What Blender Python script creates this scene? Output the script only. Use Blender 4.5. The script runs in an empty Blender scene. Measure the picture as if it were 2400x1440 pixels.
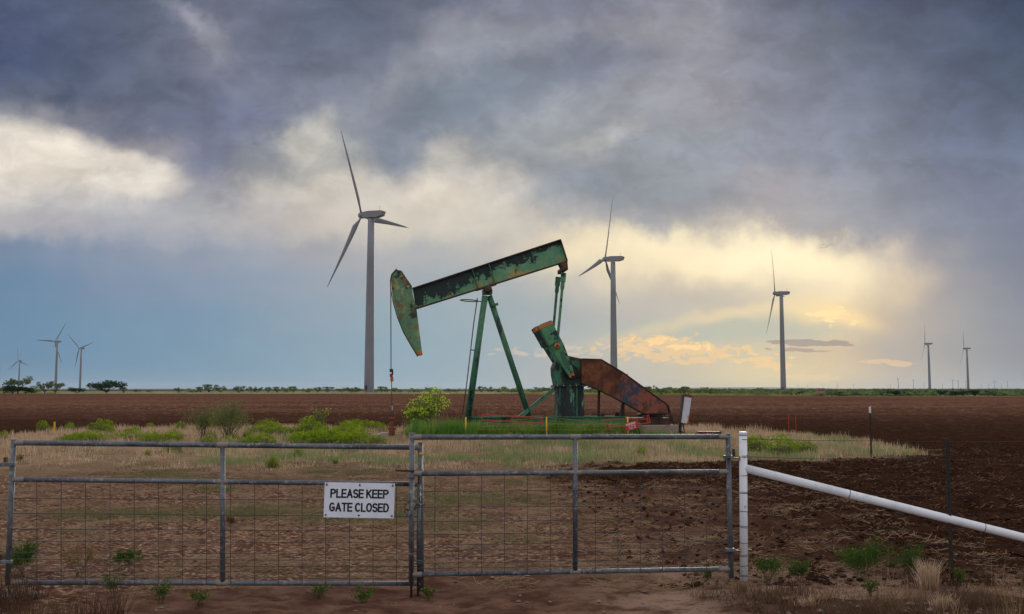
import bpy, bmesh, math, random
import numpy as np
from mathutils import Vector, Matrix
R = math.radians
random.seed(7)
rng = np.random.default_rng(11)
S = bpy.context.scene
COL = S.collection

# ------------------------------------------------------------------ camera
F = 2333.0          # focal length in photo pixels (35 mm on 36 mm)
HOR = 914.0         # horizon row of the photo
H = 1.8             # eye height
PITCH = math.atan((HOR - 720) / F)
cam = bpy.data.cameras.new('camera'); cam.lens = 35; cam.sensor_width = 36
cam.clip_end = 90000; cam.clip_start = 0.05
co = bpy.data.objects.new('camera', cam); COL.objects.link(co)
co.location = (0, 0, H); co.rotation_euler = (R(90) + PITCH, 0, 0)
S.camera = co

def ray(px, py):
    x = (px - 1200) / F; y = (720 - py) / F
    c, s = math.cos(PITCH), math.sin(PITCH)
    return Vector((x, c - y * s, s + y * c))
def at(px, py, Y):
    d = ray(px, py); t = Y / d.y
    return Vector((d.x * t, Y, H + d.z * t))
def gnd(px, py):
    d = ray(px, py); t = -H / d.z
    return Vector((d.x * t, d.y * t, 0))

# ------------------------------------------------------------------ world, sun, exposure
S.view_settings.view_transform = 'Standard'
try: S.view_settings.look = 'None'
except Exception: pass
S.view_settings.gamma = 1; S.view_settings.exposure = 0; S.view_settings.use_curve_mapping = False
SUN_AZ, SUN_EL = R(15.0), R(9.0)
W = bpy.data.worlds.new('World'); S.world = W; W.use_nodes = True
nt = W.node_tree; nt.nodes.clear(); L = nt.links

def lin(c):
    return tuple(((v/255.)/12.92 if v/255. <= .04045 else ((v/255.+.055)/1.055)**2.4) for v in c)
def nn(t, **k):
    n = nt.nodes.new(t)
    for a, b in k.items(): setattr(n, a, b)
    return n
def sock(n, i, v):
    if hasattr(v, 'is_linked'): L.new(v, n.inputs[i])
    else: n.inputs[i].default_value = v
def M(op, a, b=0.0, c=None, clamp=False):
    n = nn('ShaderNodeMath', operation=op, use_clamp=clamp); sock(n, 0, a)
    if op not in ('TANGENT', 'SINE', 'ABSOLUTE', 'SQRT', 'ARCTANGENT'): sock(n, 1, b)
    if c is not None: sock(n, 2, c)
    return n.outputs[0]
def MR(x, a, b, c=0., d=1., it='SMOOTHSTEP'):
    n = nn('ShaderNodeMapRange', interpolation_type=it); sock(n, 0, x)
    n.inputs[1].default_value = a; n.inputs[2].default_value = b; n.inputs[3].default_value = c; n.inputs[4].default_value = d
    return n.outputs[0]
def MIX(f, a, b, bt='MIX'):
    n = nn('ShaderNodeMix', data_type='RGBA', blend_type=bt); n.clamp_factor = True
    sock(n, 0, f)
    for i, v in ((6, a), (7, b)):
        if hasattr(v, 'is_linked'): L.new(v, n.inputs[i])
        else: n.inputs[i].default_value = (*v, 1)
    return n.outputs[2]
def COMB(x, y, z=0.0):
    n = nn('ShaderNodeCombineXYZ'); sock(n, 0, x); sock(n, 1, y); sock(n, 2, z); return n.outputs[0]
def NOISE(v, scale, det=5, rough=.55, dist=0.):
    n = nn('ShaderNodeTexNoise'); L.new(v, n.inputs['Vector']); n.inputs['Scale'].default_value = scale
    n.inputs['Detail'].default_value = det; n.inputs['Roughness'].default_value = rough; n.inputs['Distortion'].default_value = dist
    return n
tc = nn('ShaderNodeTexCoord')
sep = nn('ShaderNodeSeparateXYZ'); L.new(tc.outputs['Generated'], sep.inputs[0])
dx, dy, dz = sep.outputs
rad = M('SQRT', M('ADD', M('MULTIPLY', dx, dx), M('MULTIPLY', dy, dy)))
az = M('ARCTAN2', dx, dy)
vv = M('DIVIDE', dz, M('MAXIMUM', dy, M('MAXIMUM', M('MULTIPLY', rad, .7), .02)))
azc = M('MAXIMUM', M('MINIMUM', az, R(60)), R(-60))
PX0 = M('MULTIPLY_ADD', M('TANGENT', azc), F, 1200.)            # photo-scale columns
PY0 = M('MULTIPLY_ADD', vv, -2275., HOR)                        # photo-scale rows
P0 = COMB(M('MULTIPLY', PX0, .001), M('MULTIPLY', PY0, .001), M('ABSOLUTE', az))
# domain warp: large billows plus fine wisps, weaker towards the horizon
n1 = NOISE(P0, 3.2, 3, .5); n2 = NOISE(P0, 11., 6, .6)
s1 = nn('ShaderNodeSeparateColor'); L.new(n1.outputs['Color'], s1.inputs[0])
s2 = nn('ShaderNodeSeparateColor'); L.new(n2.outputs['Color'], s2.inputs[0])
wamp = MR(PY0, 880., 520., .12, 1.)
def warp(base, a, b, A, B):
    w = M('ADD', M('MULTIPLY', M('SUBTRACT', a, .5), A), M('MULTIPLY', M('SUBTRACT', b, .5), B))
    return M('ADD', base, M('MULTIPLY', w, wamp))
PX = warp(PX0, s1.outputs[0], s2.outputs[0], 170., 150.)
PY = warp(PY0, s1.outputs[1], s2.outputs[1], 110., 110.)
cols = [i * 150 for i in range(17)]
rows_y = [0, 75, 150, 225, 300, 375, 450, 525, 600, 675, 750, 825, 900]
T = [
 [(82,92,120),(84,94,118),(90,98,120),(100,106,126),(106,112,132),(96,104,124),(98,106,126),(110,116,136),(130,134,152),(122,126,144),(132,134,150),(128,130,146),(104,110,130),(84,94,118),(74,86,114),(66,80,108),(54,72,102)],
 [(78,88,118),(84,94,120),(92,100,122),(122,124,142),(112,118,138),(96,106,126),(108,114,132),(140,144,158),(138,142,154),(146,148,160),(150,152,164),(142,144,156),(116,122,142),(98,108,128),(82,96,120),(74,88,114),(60,78,106)],
 [(76,88,120),(84,94,120),(96,104,126),(120,124,142),(114,120,140),(108,114,134),(124,130,148),(140,146,160),(134,140,154),(118,126,146),(136,140,156),(138,142,156),(122,128,146),(100,112,132),(86,100,124),(72,88,116),(66,84,110)],
 [(96,104,126),(88,98,122),(98,106,128),(108,114,136),(116,122,140),(122,128,146),(134,140,154),(122,134,148),(132,140,154),(140,146,158),(146,150,162),(146,148,160),(124,130,150),(108,118,140),(94,108,132),(80,96,124),(74,92,120)],
 [(150,150,156),(128,130,144),(110,116,138),(108,114,138),(114,120,142),(138,144,154),(134,140,156),(126,136,152),(146,152,162),(150,156,164),(140,146,158),(140,146,160),(126,134,154),(114,124,146),(104,118,142),(90,106,134),(86,102,130)],
 [(228,220,208),(222,212,200),(160,156,160),(120,126,148),(146,150,160),(176,176,174),(130,138,154),(172,172,174),(154,160,166),(156,160,166),(134,144,158),(130,142,158),(126,136,156),(118,130,152),(110,124,148),(98,114,142),(96,112,140)],
 [(212,206,200),(200,196,194),(196,192,190),(150,150,160),(186,182,178),(206,198,188),(200,194,186),(216,208,196),(190,188,184),(150,158,168),(140,150,162),(136,146,160),(148,150,162),(134,142,158),(120,132,154),(108,122,148),(104,118,146)],
 [(180,178,182),(176,174,180),(170,172,180),(176,176,180),(184,180,180),(200,192,184),(210,202,188),(206,200,188),(200,194,184),(176,176,176),(158,162,168),(172,170,172),(160,160,168),(150,154,164),(128,138,158),(112,126,150),(106,120,146)],
 [(118,138,164),(128,144,168),(138,150,170),(144,154,172),(154,162,176),(164,166,174),(172,174,178),(176,178,180),(190,186,180),(222,210,188),(244,230,198),(243,228,198),(240,226,196),(244,228,194),(178,172,170),(128,138,156),(108,122,148)],
 [(104,134,164),(112,140,168),(124,144,170),(132,150,174),(140,156,176),(150,162,176),(158,168,178),(156,168,178),(162,172,178),(190,188,182),(198,190,178),(182,178,172),(205,194,174),(220,204,176),(186,174,160),(138,144,158),(112,126,150)],
 [(102,136,166),(108,142,170),(114,146,172),(118,148,174),(128,154,176),(140,160,178),(140,166,180),(144,166,180),(148,168,178),(152,168,176),(168,174,174),(186,186,172),(180,186,172),(220,202,166),(176,170,162),(142,150,160),(122,136,156)],
 [(100,138,168),(104,142,172),(110,146,174),(116,150,176),(124,156,178),(130,160,180),(132,164,182),(138,166,182),(146,168,180),(162,174,176),(176,182,176),(184,184,170),(188,186,166),(190,180,160),(158,162,164),(134,148,160),(122,138,156)],
 [(102,138,166),(108,144,170),(112,148,174),(116,152,176),(120,156,178),(128,162,182),(132,166,184),(138,168,184),(150,172,182),(164,176,178),(176,182,176),(192,192,168),(208,200,164),(200,192,164),(172,174,168),(150,162,168),(130,148,162)],
]
SPAN = 1350.
fac = M('MULTIPLY_ADD', M('SUBTRACT', PX, 1200.), .5 / SPAN, .5, clamp=True)
res = None
for i, (y, row) in enumerate(zip(rows_y, T)):
    r = nn('ShaderNodeValToRGB'); cr = r.color_ramp; cr.interpolation = 'EASE' if i % 2 else 'CARDINAL'
    L.new(fac, r.inputs[0])
    while len(cr.elements) > 1: cr.elements.remove(cr.elements[0])
    for k, (x, c) in enumerate(zip(cols, row)):
        p = .5 + (x - 1200) * .5 / SPAN
        e = cr.elements[0] if k == 0 else cr.elements.new(p)
        e.position = p; e.color = (*lin(c), 1)
    if res is None: res = r.outputs[0]
    else: res = MIX(MR(PY, rows_y[i-1], y), res, r.outputs[0])
# bodies of cloud with a shape of their own
def blob(cx, cy, ax, ay, rot, soft, fx=None, fy=None):
    v = COMB(fx if fx is not None else PX, fy if fy is not None else PY)
    m = nn('ShaderNodeMapping', vector_type='TEXTURE'); L.new(v, m.inputs[0])
    m.inputs['Location'].default_value = (cx, cy, 0); m.inputs['Rotation'].default_value = (0, 0, R(rot)); m.inputs['Scale'].default_value = (ax, ay, 1)
    l = nn('ShaderNodeVectorMath', operation='LENGTH'); L.new(m.outputs[0], l.inputs[0])
    return MR(l.outputs['Value'], 1 + soft, max(0., 1 - soft))
PXm = M('ADD', M('MULTIPLY', PX0, .72), M('MULTIPLY', PX, .28)); PYm = M('ADD', M('MULTIPLY', PY0, .72), M('MULTIPLY', PY, .28))
# the lit window under the left-hand cloud bank: crisp edge above, open below
m = M('MULTIPLY', blob(10, 462, 402, 168, 9, .14, PXm, PYm), MR(PY0, 485, 405))
m2 = M('MULTIPLY', blob(262, 408, 150, 50, 12, .28, PXm, PYm), .9)
res = MIX(M('MULTIPLY', M('MAXIMUM', m, m2), .88), res, lin((236, 226, 212)))
for cx, cy, ax, ay, rot, soft, c, f in [
    (722, 345, 70, 55, -20, .7, (196,192,184), .8),
    (440, 82, 90, 26, 38, .9, (158,158,170), .75),
    (470, 700, 10, 10, 0, .9, (140,150,170), .0),
    (1010, 140, 120, 40, -35, .9, (158,160,170), .55),
    (850, 55, 150, 45, 35, .8, (88,98,118), .6),
    (1130, 225, 190, 48, -28, .8, (116,128,144), .7),
    (1400, 110, 110, 42, 12, .8, (116,124,144), .7),
    (1060, 370, 50, 60, 0, .8, (206,200,188), .55),
    (1150, 440, 70, 45, 0, .8, (222,212,198), .6),
    (1380, 335, 110, 22, -22, .9, (180,182,182), .6),
    (1000, 455, 130, 40, -15, .9, (222,212,198), .6),
    (930, 360, 60, 70, 20, .8, (128,138,154), .35),
    (1480, 470, 330, 62, 10, .8, (120,134,154), .5),
    (1560, 625, 270, 55, 3, .8, (246,230,192), .6),
    (1840, 620, 230, 70, 8, .8, (255,242,206), .75),
    (1640, 690, 200, 30, -5, .9, (190,184,172), .55),
    (1960, 745, 90, 22, 10, .8, (250,222,164), .6),
    (1590, 715, 240, 24, -6, .9, (172,174,174), .6)]:
    if f > 0: res = MIX(M('MULTIPLY', blob(cx, cy, ax, ay, rot, soft), f), res, lin(c))
for cx, cy, ax, ay, rot, soft, c, f in [(1700, 782, 270, 26, 0, .6, (162,178,173), .9), (1650, 752, 220, 13, -12, .95, (228,208,172), .45), (1830, 728, 110, 14, -8, .95, (240,218,176), .4)]:
    res = MIX(M('MULTIPLY', blob(cx, cy, ax, ay, rot, soft), f), res, lin(c))
# broad relief of the overcast: wisps that run with the wind
def wisps(rot, off):
    mp = nn('ShaderNodeMapping'); L.new(P0, mp.inputs[0]); mp.inputs['Rotation'].default_value = (0, 0, R(rot)); mp.inputs['Scale'].default_value = (1., 1.8, 1.); mp.inputs['Location'].default_value = (off, off * .7, 0)
    a_ = NOISE(mp.outputs[0], 5., 9, .57, .25); b_ = NOISE(mp.outputs[0], 9., 9, .6, .5)
    edge = MR(b_.outputs[0], .44, .57, -.5, .5)
    return M('ADD', M('MULTIPLY', M('SUBTRACT', a_.outputs[0], .5), 1.25), M('MULTIPLY', edge, .13))
lr = MR(PX0, 700., 1150.)
wl, wr = wisps(-30, 0.), wisps(24, 4.)
wmix = M('ADD', M('MULTIPLY', wl, M('SUBTRACT', 1., lr)), M('MULTIPLY', wr, lr))
up = MR(PY0, 640., 380.)
amp = M('MULTIPLY', wmix, M('MULTIPLY_ADD', up, .66, .10))
g = M('ADD', amp, 1.)
res = MIX(1.0, res, COMB(g, g, g), 'MULTIPLY')
# small puffs low in the sky
nf = NOISE(COMB(M('MULTIPLY', PX0, .001), M('MULTIPLY', PY0, .0018)), 24., 10, .66, .4)
mps = nn('ShaderNodeMapping'); L.new(P0, mps.inputs[0]); mps.inputs['Scale'].default_value = (1., 3.2, 1.)
nfs = NOISE(mps.outputs[0], 26., 7, .6, .2)
def puffs(base, cx, cy, ax, ay, rot, thr, c, f, src=nfs):
    b = blob(cx, cy, ax, ay, rot, .75, PX0, PY0)
    v = MR(M('ADD', src.outputs[0], M('MULTIPLY', M('SUBTRACT', b, 1.), .34)), thr, thr + .07)
    return MIX(M('MULTIPLY', M('MULTIPLY', v, MR(b, .02, .35)), f), base, lin(c))
res = puffs(res, 1580, 824, 210, 40, 2, .40, (222,194,152), .85, nf)
res = puffs(res, 1590, 808, 190, 22, 3, .50, (246,214,158), .85, nf)
res = puffs(res, 1800, 850, 120, 26, 8, .44, (232,200,150), .7)
res = puffs(res, 1500, 815, 120, 22, -2, .44, (232,202,158), .6)
res = puffs(res, 1290, 830, 170, 26, 0, .46, (206,192,178), .6)
res = puffs(res, 1960, 745, 90, 32, 8, .47, (252,226,170), .8)
res = puffs(res, 1890, 807, 110, 7, 1, .30, (128,132,142), .85)
res = puffs(res, 1880, 824, 80, 5, 2, .36, (136,136,142), .8)
res = puffs(res, 2080, 852, 70, 9, 4, .36, (224,192,160), .6)
res = puffs(res, 1960, 566, 70, 26, 0, .47, (168,160,152), .7, nf)
res = puffs(res, 1900, 886, 100, 9, 0, .38, (226,204,160), .5)
# behind and beside the camera: broken overcast, set brighter than ahead to fill front faces, a Nishita sky showing through it
sky = nn('ShaderNodeTexSky'); sky.sky_type = 'NISHITA'; sky.sun_disc = False
sky.sun_elevation = SUN_EL; sky.sun_rotation = SUN_AZ; sky.air_density = 1.2; sky.dust_density = 1.5
nb = NOISE(tc.outputs['Generated'], 2.2, 6, .55)
BACK = (.95, .95, .98)
gb = M('MULTIPLY_ADD', nb.outputs[0], .5, .75)
backc = MIX(1.0, BACK, COMB(gb, gb, gb), 'MULTIPLY')
side = MR(M('ABSOLUTE', az), R(32), R(75))
high = MR(PY0, -60., -1400.)
res = MIX(M('MAXIMUM', side, high), res, backc)
bgA = nn('ShaderNodeBackground'); L.new(res, bgA.inputs[0]); bgA.inputs[1].default_value = 1.0
bgB = nn('ShaderNodeBackground'); L.new(sky.outputs[0], bgB.inputs[0]); bgB.inputs[1].default_value = .08
ms = nn('ShaderNodeMixShader'); ms.inputs[0].default_value = .97
L.new(bgB.outputs[0], ms.inputs[1]); L.new(bgA.outputs[0], ms.inputs[2])
wo = nn('ShaderNodeOutputWorld'); L.new(ms.outputs[0], wo.inputs[0])
W.cycles.sampling_method = 'MANUAL' if hasattr(W.cycles, 'sampling_method') else W.cycles.sampling_method
try: W.cycles.sample_map_resolution = 512
except Exception: pass

sun = bpy.data.lights.new('sun', 'SUN'); sun.energy = 1.3; sun.angle = R(12); sun.color = (1, .86, .68)
so = bpy.data.objects.new('sun', sun); COL.objects.link(so)
sd = Vector((math.sin(SUN_AZ) * math.cos(SUN_EL), math.cos(SUN_AZ) * math.cos(SUN_EL), math.sin(SUN_EL)))
so.rotation_euler = sd.to_track_quat('Z', 'Y').to_euler(); so.location = (0, 0, 60)
try: S.cycles.volume_bounces = 0
except Exception: pass

# ------------------------------------------------------------------ helpers
def link(o, parent=None):
    COL.objects.link(o)
    if parent is not None: o.parent = parent
    return o
def tag(o, label, cat, group=None, kind=None):
    if label: o['label'] = label
    if cat: o['category'] = cat
    if group: o['group'] = group
    if kind: o['kind'] = kind
    return o
def empty(name, loc=(0, 0, 0), rz=0):
    o = bpy.data.objects.new(name, None); o.location = loc; o.rotation_euler = (0, 0, rz); o.empty_display_size = .2
    return link(o)
def mesh(name, v, f, mat, smooth=False):
    me = bpy.data.meshes.new(name); me.from_pydata([tuple(p) for p in v], [], f)
    if mat: me.materials.append(mat)
    if smooth:
        me.polygons.foreach_set('use_smooth', [True] * len(me.polygons))
    me.update(); return me
class MB:
    def __init__(s): s.v = []; s.f = []
    def add(s, v, f):
        b = len(s.v); s.v += [tuple(p) for p in v]; s.f += [tuple(i + b for i in q) for q in f]; return s
    def box(s, c, size, rot=None):
        hx, hy, hz = [a / 2 for a in size]
        p = [Vector((x * hx, y * hy, z * hz)) for z in (-1, 1) for y in (-1, 1) for x in (-1, 1)]
        if rot is not None: p = [rot @ q for q in p]
        c = Vector(c); p = [q + c for q in p]
        return s.add(p, [(0, 2, 3, 1), (4, 5, 7, 6), (0, 1, 5, 4), (2, 6, 7, 3), (0, 4, 6, 2), (1, 3, 7, 5)])
    def beam(s, a, b, w, h, up=(0, 0, 1)):
        a, b = Vector(a), Vector(b); d = (b - a); ln = d.length; d.normalize()
        u = Vector(up); x = d.cross(u)
        if x.length < 1e-4: x = d.cross(Vector((0, 1, 0)))
        x.normalize(); u = x.cross(d)
        return s.box((a + b) / 2, (w, ln, h), Matrix((x, d, u)).transposed())
    def tube(s, pts, r, n=10, cap=True):
        pts = [Vector(p) for p in pts]; rs = r if isinstance(r, (list, tuple)) else [r] * len(pts)
        b = len(s.v); prev = None
        for i, p in enumerate(pts):
            d = (pts[min(i + 1, len(pts) - 1)] - pts[max(i - 1, 0)]).normalized()
            if prev is None:
                u = Vector((0, 0, 1)) if abs(d.z) < .9 else Vector((0, 1, 0))
            else: u = prev
            x = d.cross(u).normalized(); u = x.cross(d); prev = u
            for k in range(n):
                a = 2 * math.pi * k / n
                s.v.append(tuple(p + (x * math.cos(a) + u * math.sin(a)) * rs[i]))
        for i in range(len(pts) - 1):
            for k in range(n):
                k2 = (k + 1) % n
                s.f.append((b + i * n + k, b + i * n + k2, b + (i + 1) * n + k2, b + (i + 1) * n + k))
        if cap:
            s.f.append(tuple(b + k for k in range(n))[::-1]); s.f.append(tuple(b + (len(pts) - 1) * n + k for k in range(n)))
        return s
    def prism(s, out, y0, y1):
        n = len(out); b = len(s.v)
        s.v += [(x, y0, z) for x, z in out] + [(x, y1, z) for x, z in out]
        s.f += [tuple(b + i for i in range(n)), tuple(b + n + i for i in range(n))[::-1]]
        s.f += [(b + i, b + n + i, b + n + (i + 1) % n, b + (i + 1) % n) for i in range(n)]
        return s
    def lathe(s, c, prof, n=16, axis='z'):
        b = len(s.v)
        for r, h in prof:
            for k in range(n):
                a = 2 * math.pi * k / n; p = (r * math.cos(a), r * math.sin(a), h)
                if axis == 'y': p = (p[0], p[2], p[1])
                if axis == 'x': p = (p[2], p[0], p[1])
                s.v.append((p[0] + c[0], p[1] + c[1], p[2] + c[2]))
        for i in range(len(prof) - 1):
            for k in range(n):
                k2 = (k + 1) % n
                s.f.append((b + i * n + k, b + i * n + k2, b + (i + 1) * n + k2, b + (i + 1) * n + k))
        s.f.append(tuple(b + k for k in range(n))[::-1]); s.f.append(tuple(b + (len(prof) - 1) * n + k for k in range(n)))
        return s
    def build(s, name, mat, parent=None, smooth=False, bevel=0):
        me = mesh(name, s.v, s.f, mat)
        bm = bmesh.new(); bm.from_mesh(me); bmesh.ops.recalc_face_normals(bm, faces=bm.faces); bm.to_mesh(me); bm.free()
        if smooth:
            for p in me.polygons: p.use_smooth = len(p.vertices) <= 4
        o = bpy.data.objects.new(name, me)
        if bevel:
            m_ = o.modifiers.new('bevel', 'BEVEL'); m_.width = bevel; m_.segments = 2; m_.limit_method = 'ANGLE'; m_.angle_limit = R(40)
        return link(o, parent)

# ---- material builder
def mat(name, base, rough=.7, metal=0., layers=(), bump=None, coord='Object', spec=.3, trans=0.):
    """layers: (colour, scale, lo, hi, stretch, detail)"""
    m = bpy.data.materials.new(name); m.use_nodes = True
    t = m.node_tree; ns = t.nodes; lk = t.links
    b = ns['Principled BSDF']; b.inputs['Roughness'].default_value = rough; b.inputs['Metallic'].default_value = metal
    b.inputs['Specular IOR Level'].default_value = spec
    tcn = ns.new('ShaderNodeTexCoord'); cur = None
    for i, ly in enumerate(layers):
        c, sc, lo, hi = ly[:4]; st = ly[4] if len(ly) > 4 else (1, 1, 1); det = ly[5] if len(ly) > 5 else 6
        mp_ = ns.new('ShaderNodeMapping'); lk.new(tcn.outputs[coord], mp_.inputs[0]); mp_.inputs['Scale'].default_value = st
        mp_.inputs['Location'].default_value = (i * 7.3, i * 3.1, i * 5.7)
        n = ns.new('ShaderNodeTexNoise'); lk.new(mp_.outputs[0], n.inputs['Vector']); n.inputs['Scale'].default_value = sc
        n.inputs['Detail'].default_value = det + 3; n.inputs['Roughness'].default_value = .74 if 'paint' in name else .62
        r = ns.new('ShaderNodeMapRange'); r.interpolation_type = 'SMOOTHSTEP'; lk.new(n.outputs[0], r.inputs[0]); r.inputs[1].default_value = lo; r.inputs[2].default_value = hi
        if len(ly) > 6:
            dt = ns.new('ShaderNodeVectorMath'); dt.operation = 'DOT_PRODUCT'; lk.new(tcn.outputs[coord], dt.inputs[0]); dt.inputs[1].default_value = ly[6][:3]
            ma = ns.new('ShaderNodeMath'); ma.operation = 'ADD'; lk.new(dt.outputs['Value'], ma.inputs[0]); ma.inputs[1].default_value = ly[6][3]
            mb_ = ns.new('ShaderNodeMath'); mb_.operation = 'ADD'; lk.new(ma.outputs[0], mb_.inputs[0]); lk.new(n.outputs[0], mb_.inputs[1]); lk.new(mb_.outputs[0], r.inputs[0])
        mx = ns.new('ShaderNodeMix'); mx.data_type = 'RGBA'; lk.new(r.outputs[0], mx.inputs[0])
        if cur is None: mx.inputs[6].default_value = (*base, 1)
        else: lk.new(cur, mx.inputs[6])
        mx.inputs[7].default_value = (*c, 1); cur = mx.outputs[2]
    if cur is None: b.inputs['Base Color'].default_value = (*base, 1)
    else: lk.new(cur, b.inputs['Base Color'])
    if bump:
        n = ns.new('ShaderNodeTexNoise'); lk.new(tcn.outputs[coord], n.inputs['Vector']); n.inputs['Scale'].default_value = bump[0]; n.inputs['Detail'].default_value = 6
        bp = ns.new('ShaderNodeBump'); bp.inputs['Strength'].default_value = bump[1]; bp.inputs['Distance'].default_value = bump[2]
        lk.new(n.outputs[0], bp.inputs['Height']); lk.new(bp.outputs[0], b.inputs['Normal'])
    return m
def leafmat(name, a, b2, scale=3., extra=None, coord='Object'):
    ls = [(b2, scale, .4, .62)]
    if extra: ls.append((extra, scale * 2.3, .55, .68))
    m = mat(name, a, .75, layers=ls, coord=coord, spec=.15)
    t = m.node_tree; ns = t.nodes; bs = ns['Principled BSDF']; out = ns['Material Output']
    tr = ns.new('ShaderNodeBsdfTranslucent'); mx = ns.new('ShaderNodeMixShader'); mx.inputs[0].default_value = .35
    src = bs.inputs['Base Color'].links[0].from_socket
    t.links.new(src, tr.inputs[0]); t.links.new(bs.outputs[0], mx.inputs[1]); t.links.new(tr.outputs[0], mx.inputs[2]); t.links.new(mx.outputs[0], out.inputs[0])
    return m
GREEN = (.045, .15, .085); DKG = (.008, .018, .02); RUST = (.20, .065, .02); PALE = (.14, .22, .11)
M_beam = mat('beam_paint', GREEN, .6, layers=[(PALE, .9, .52, .7), (DKG, 1.1, .50, .56, (1, 1, .8), 9), (GREEN, 6, .62, .66), (RUST, 2.2, .66, .70), (RUST, 16, .69, .72)], bump=(9, .4, .01))
M_head = mat('horse_head_paint', (.09, .20, .11), .65, layers=[((.24, .28, .12), 1.6, .50, .62), (DKG, 1.5, .50, .56, (1, 1, .7), 9), ((.20, .09, .03), 3.4, .54, .60, (1, 1, 1), 9), ((.32, .30, .15), 5, .60, .63, (1, 1, 1), 9), ((.05, .04, .025), 2.6, .40, .85), ((.33, .11, .02), 7, .66, .70)], bump=(10, .4, .01))
M_leg = mat('leg_paint', (.03, .11, .065), .6, layers=[((.05, .15, .085), 2, .45, .6), (DKG, 1.8, .53, .59, (1, 1, .45), 9), (RUST, 5, .67, .71)], bump=(12, .3, .006))
M_box = mat('gearbox_paint', (.045, .17, .095), .55, layers=[(DKG, 1.3, .42, .50, (1, 1, .6), 8), ((.09, .2, .11), 2.2, .62, .68, (1, 1, .5)), (RUST, 4, .62, .68)], bump=(10, .3, .01))
M_ped = mat('pedestal_paint', DKG, .5, layers=[((.09, .27, .15), 3.4, .56, .60, (1, 1, .16), 5), ((.12, .035, .012), 6, .58, .66, (1, 1, .6)), (DKG, 14, .60, .66)], bump=(9, .4, .012))
M_crank = mat('crank_paint', (.06, .19, .10), .6, layers=[((.13, .25, .13), 2, .5, .65), (DKG, 2.2, .53, .58, (1, 1, 1), 9), (RUST, 8, .66, .7)], bump=(10, .3, .008))
M_rustg = mat('guard_rust', (.065, .02, .010), .8, layers=[((.17, .06, .024), 2.0, .40, .70), ((.04, .018, .012), 1.6, .56, .68)], bump=(25, .4, .008))
M_pink = mat('guard_faded_paint', (.20, .058, .04), .7, layers=[((.13, .05, .03), 3, .4, .8), ((.028, .042, .07), 1.25, .50, .58, (1, 1, 1), 9), ((.075, .025, .012), 3.2, .53, .57, (1, 1, 1), 8)], bump=(20, .3, .006))
M_rust = mat('rust', (.13, .04, .018), .8, layers=[((.05, .02, .012), 5, .45, .62), ((.27, .09, .03), 11, .6, .7)], bump=(30, .4, .005))
M_orange = mat('orange_rust', (.42, .13, .03), .7, layers=[((.2, .07, .02), 8, .5, .62)])
M_black = mat('oily_steel', (.014, .011, .010), .55, layers=[((.05, .02, .012), 5, .56, .68)], bump=(14, .3, .01))
M_dkrust = mat('dark_rusty_steel', (.04, .02, .015), .7, layers=[((.10, .035, .018), 4, .5, .65)], bump=(14, .3, .01))
M_galv = mat('galvanised_tube', (.10, .11, .13), .5, .3, layers=[((.055, .062, .078), 2.2, .45, .62), ((.21, .215, .23), 30, .5, .7)], bump=(90, .15, .001))
M_weld = mat('weathered_weld_zone', (.19, .175, .165), .7, .2, layers=[((.2, .15, .12), 20, .55, .7)])
M_wire = mat('galvanised_wire', (.06, .063, .072), .5, .6)
M_blkwire = mat('dark_wire', (.035, .03, .03), .6, .4)
M_white = mat('white_pipe_paint', (.60, .61, .66), .45, layers=[((.45, .46, .50), 3, .5, .7), ((.3, .13, .05), 7, .64, .66), ((.10, .035, .018), 8, .69, .71), ((.25, .24, .24), 45, .69, .73)], bump=(60, .15, .001))
M_sign = mat('white_sign_sheet', (.62, .65, .74), .4, layers=[((.55, .58, .66), 6, .4, .7)])
M_ink = mat('black_lettering', (.012, .012, .014), .5)
M_tower = mat('turbine_white', (.17, .175, .20), .55, layers=[((.14, .145, .165), .05, .4, .6, (1, 1, .4))])
M_yel = mat('yellow_paint', (.55, .31, .02), .6, layers=[((.2, .09, .02), 14, .62, .68)])
M_yrope = mat('yellow_rope', (.30, .17, .015), .7)
M_redp = mat('red_paint', (.45, .035, .015), .6, layers=[((.2, .03, .02), 9, .6, .66)])
M_redsign = mat('faded_red_sign', (.30, .03, .035), .5, layers=[((.36, .06, .06), 4, .5, .65)])
M_redbox = mat('red_steel_box', (.14, .012, .01), .6, layers=[((.03, .02, .03), 5, .5, .58), ((.01, .008, .008), 3, .58, .62)])
M_conc = mat('concrete', (.22, .175, .135), .9, layers=[((.15, .12, .09), 4, .5, .65)], bump=(30, .5, .01))
M_wood = mat('grey_wood', (.07, .06, .055), .9, layers=[((.035, .03, .028), 4, .45, .65, (6, 6, .6))], bump=(30, .4, .004))
M_panel = mat('rusted_white_cabinet', (.46, .46, .52), .55, layers=[((.42, .15, .03), 2.6, .52, .60, (1, 1, .5), 8), ((.12, .04, .02), 5, .64, .70)])
M_tpost = mat('t_post_steel', (.015, .015, .013), .6)
M_stem = mat('weed_stem', (.07, .055, .03), .9)
M_bark = mat('mesquite_bark', (.045, .035, .028), .9)
M_blindw = mat('blind_plywood', (.24, .16, .11), .85)
L_snake = leafmat('broomweed_leaf', (.22, .31, .012), (.08, .15, .010), 2.2, (.38, .40, .015))
L_yel = leafmat('yellow_blossom', (.55, .68, .02), (.38, .55, .02), 4)
L_flower = leafmat('small_yellow_flower', (.45, .33, .02), (.4, .3, .02), 4)
L_olive = leafmat('olive_leaf', (.09, .14, .035), (.14, .18, .05), 2)
L_mesq = leafmat('mesquite_leaf', (.12, .145, .045), (.19, .20, .07), 1.6)
L_tree = leafmat('tree_leaf', (.10, .14, .06), (.17, .20, .09), .35)
L_tree2 = leafmat('pale_tree_leaf', (.17, .24, .08), (.23, .28, .11), .3)
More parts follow.
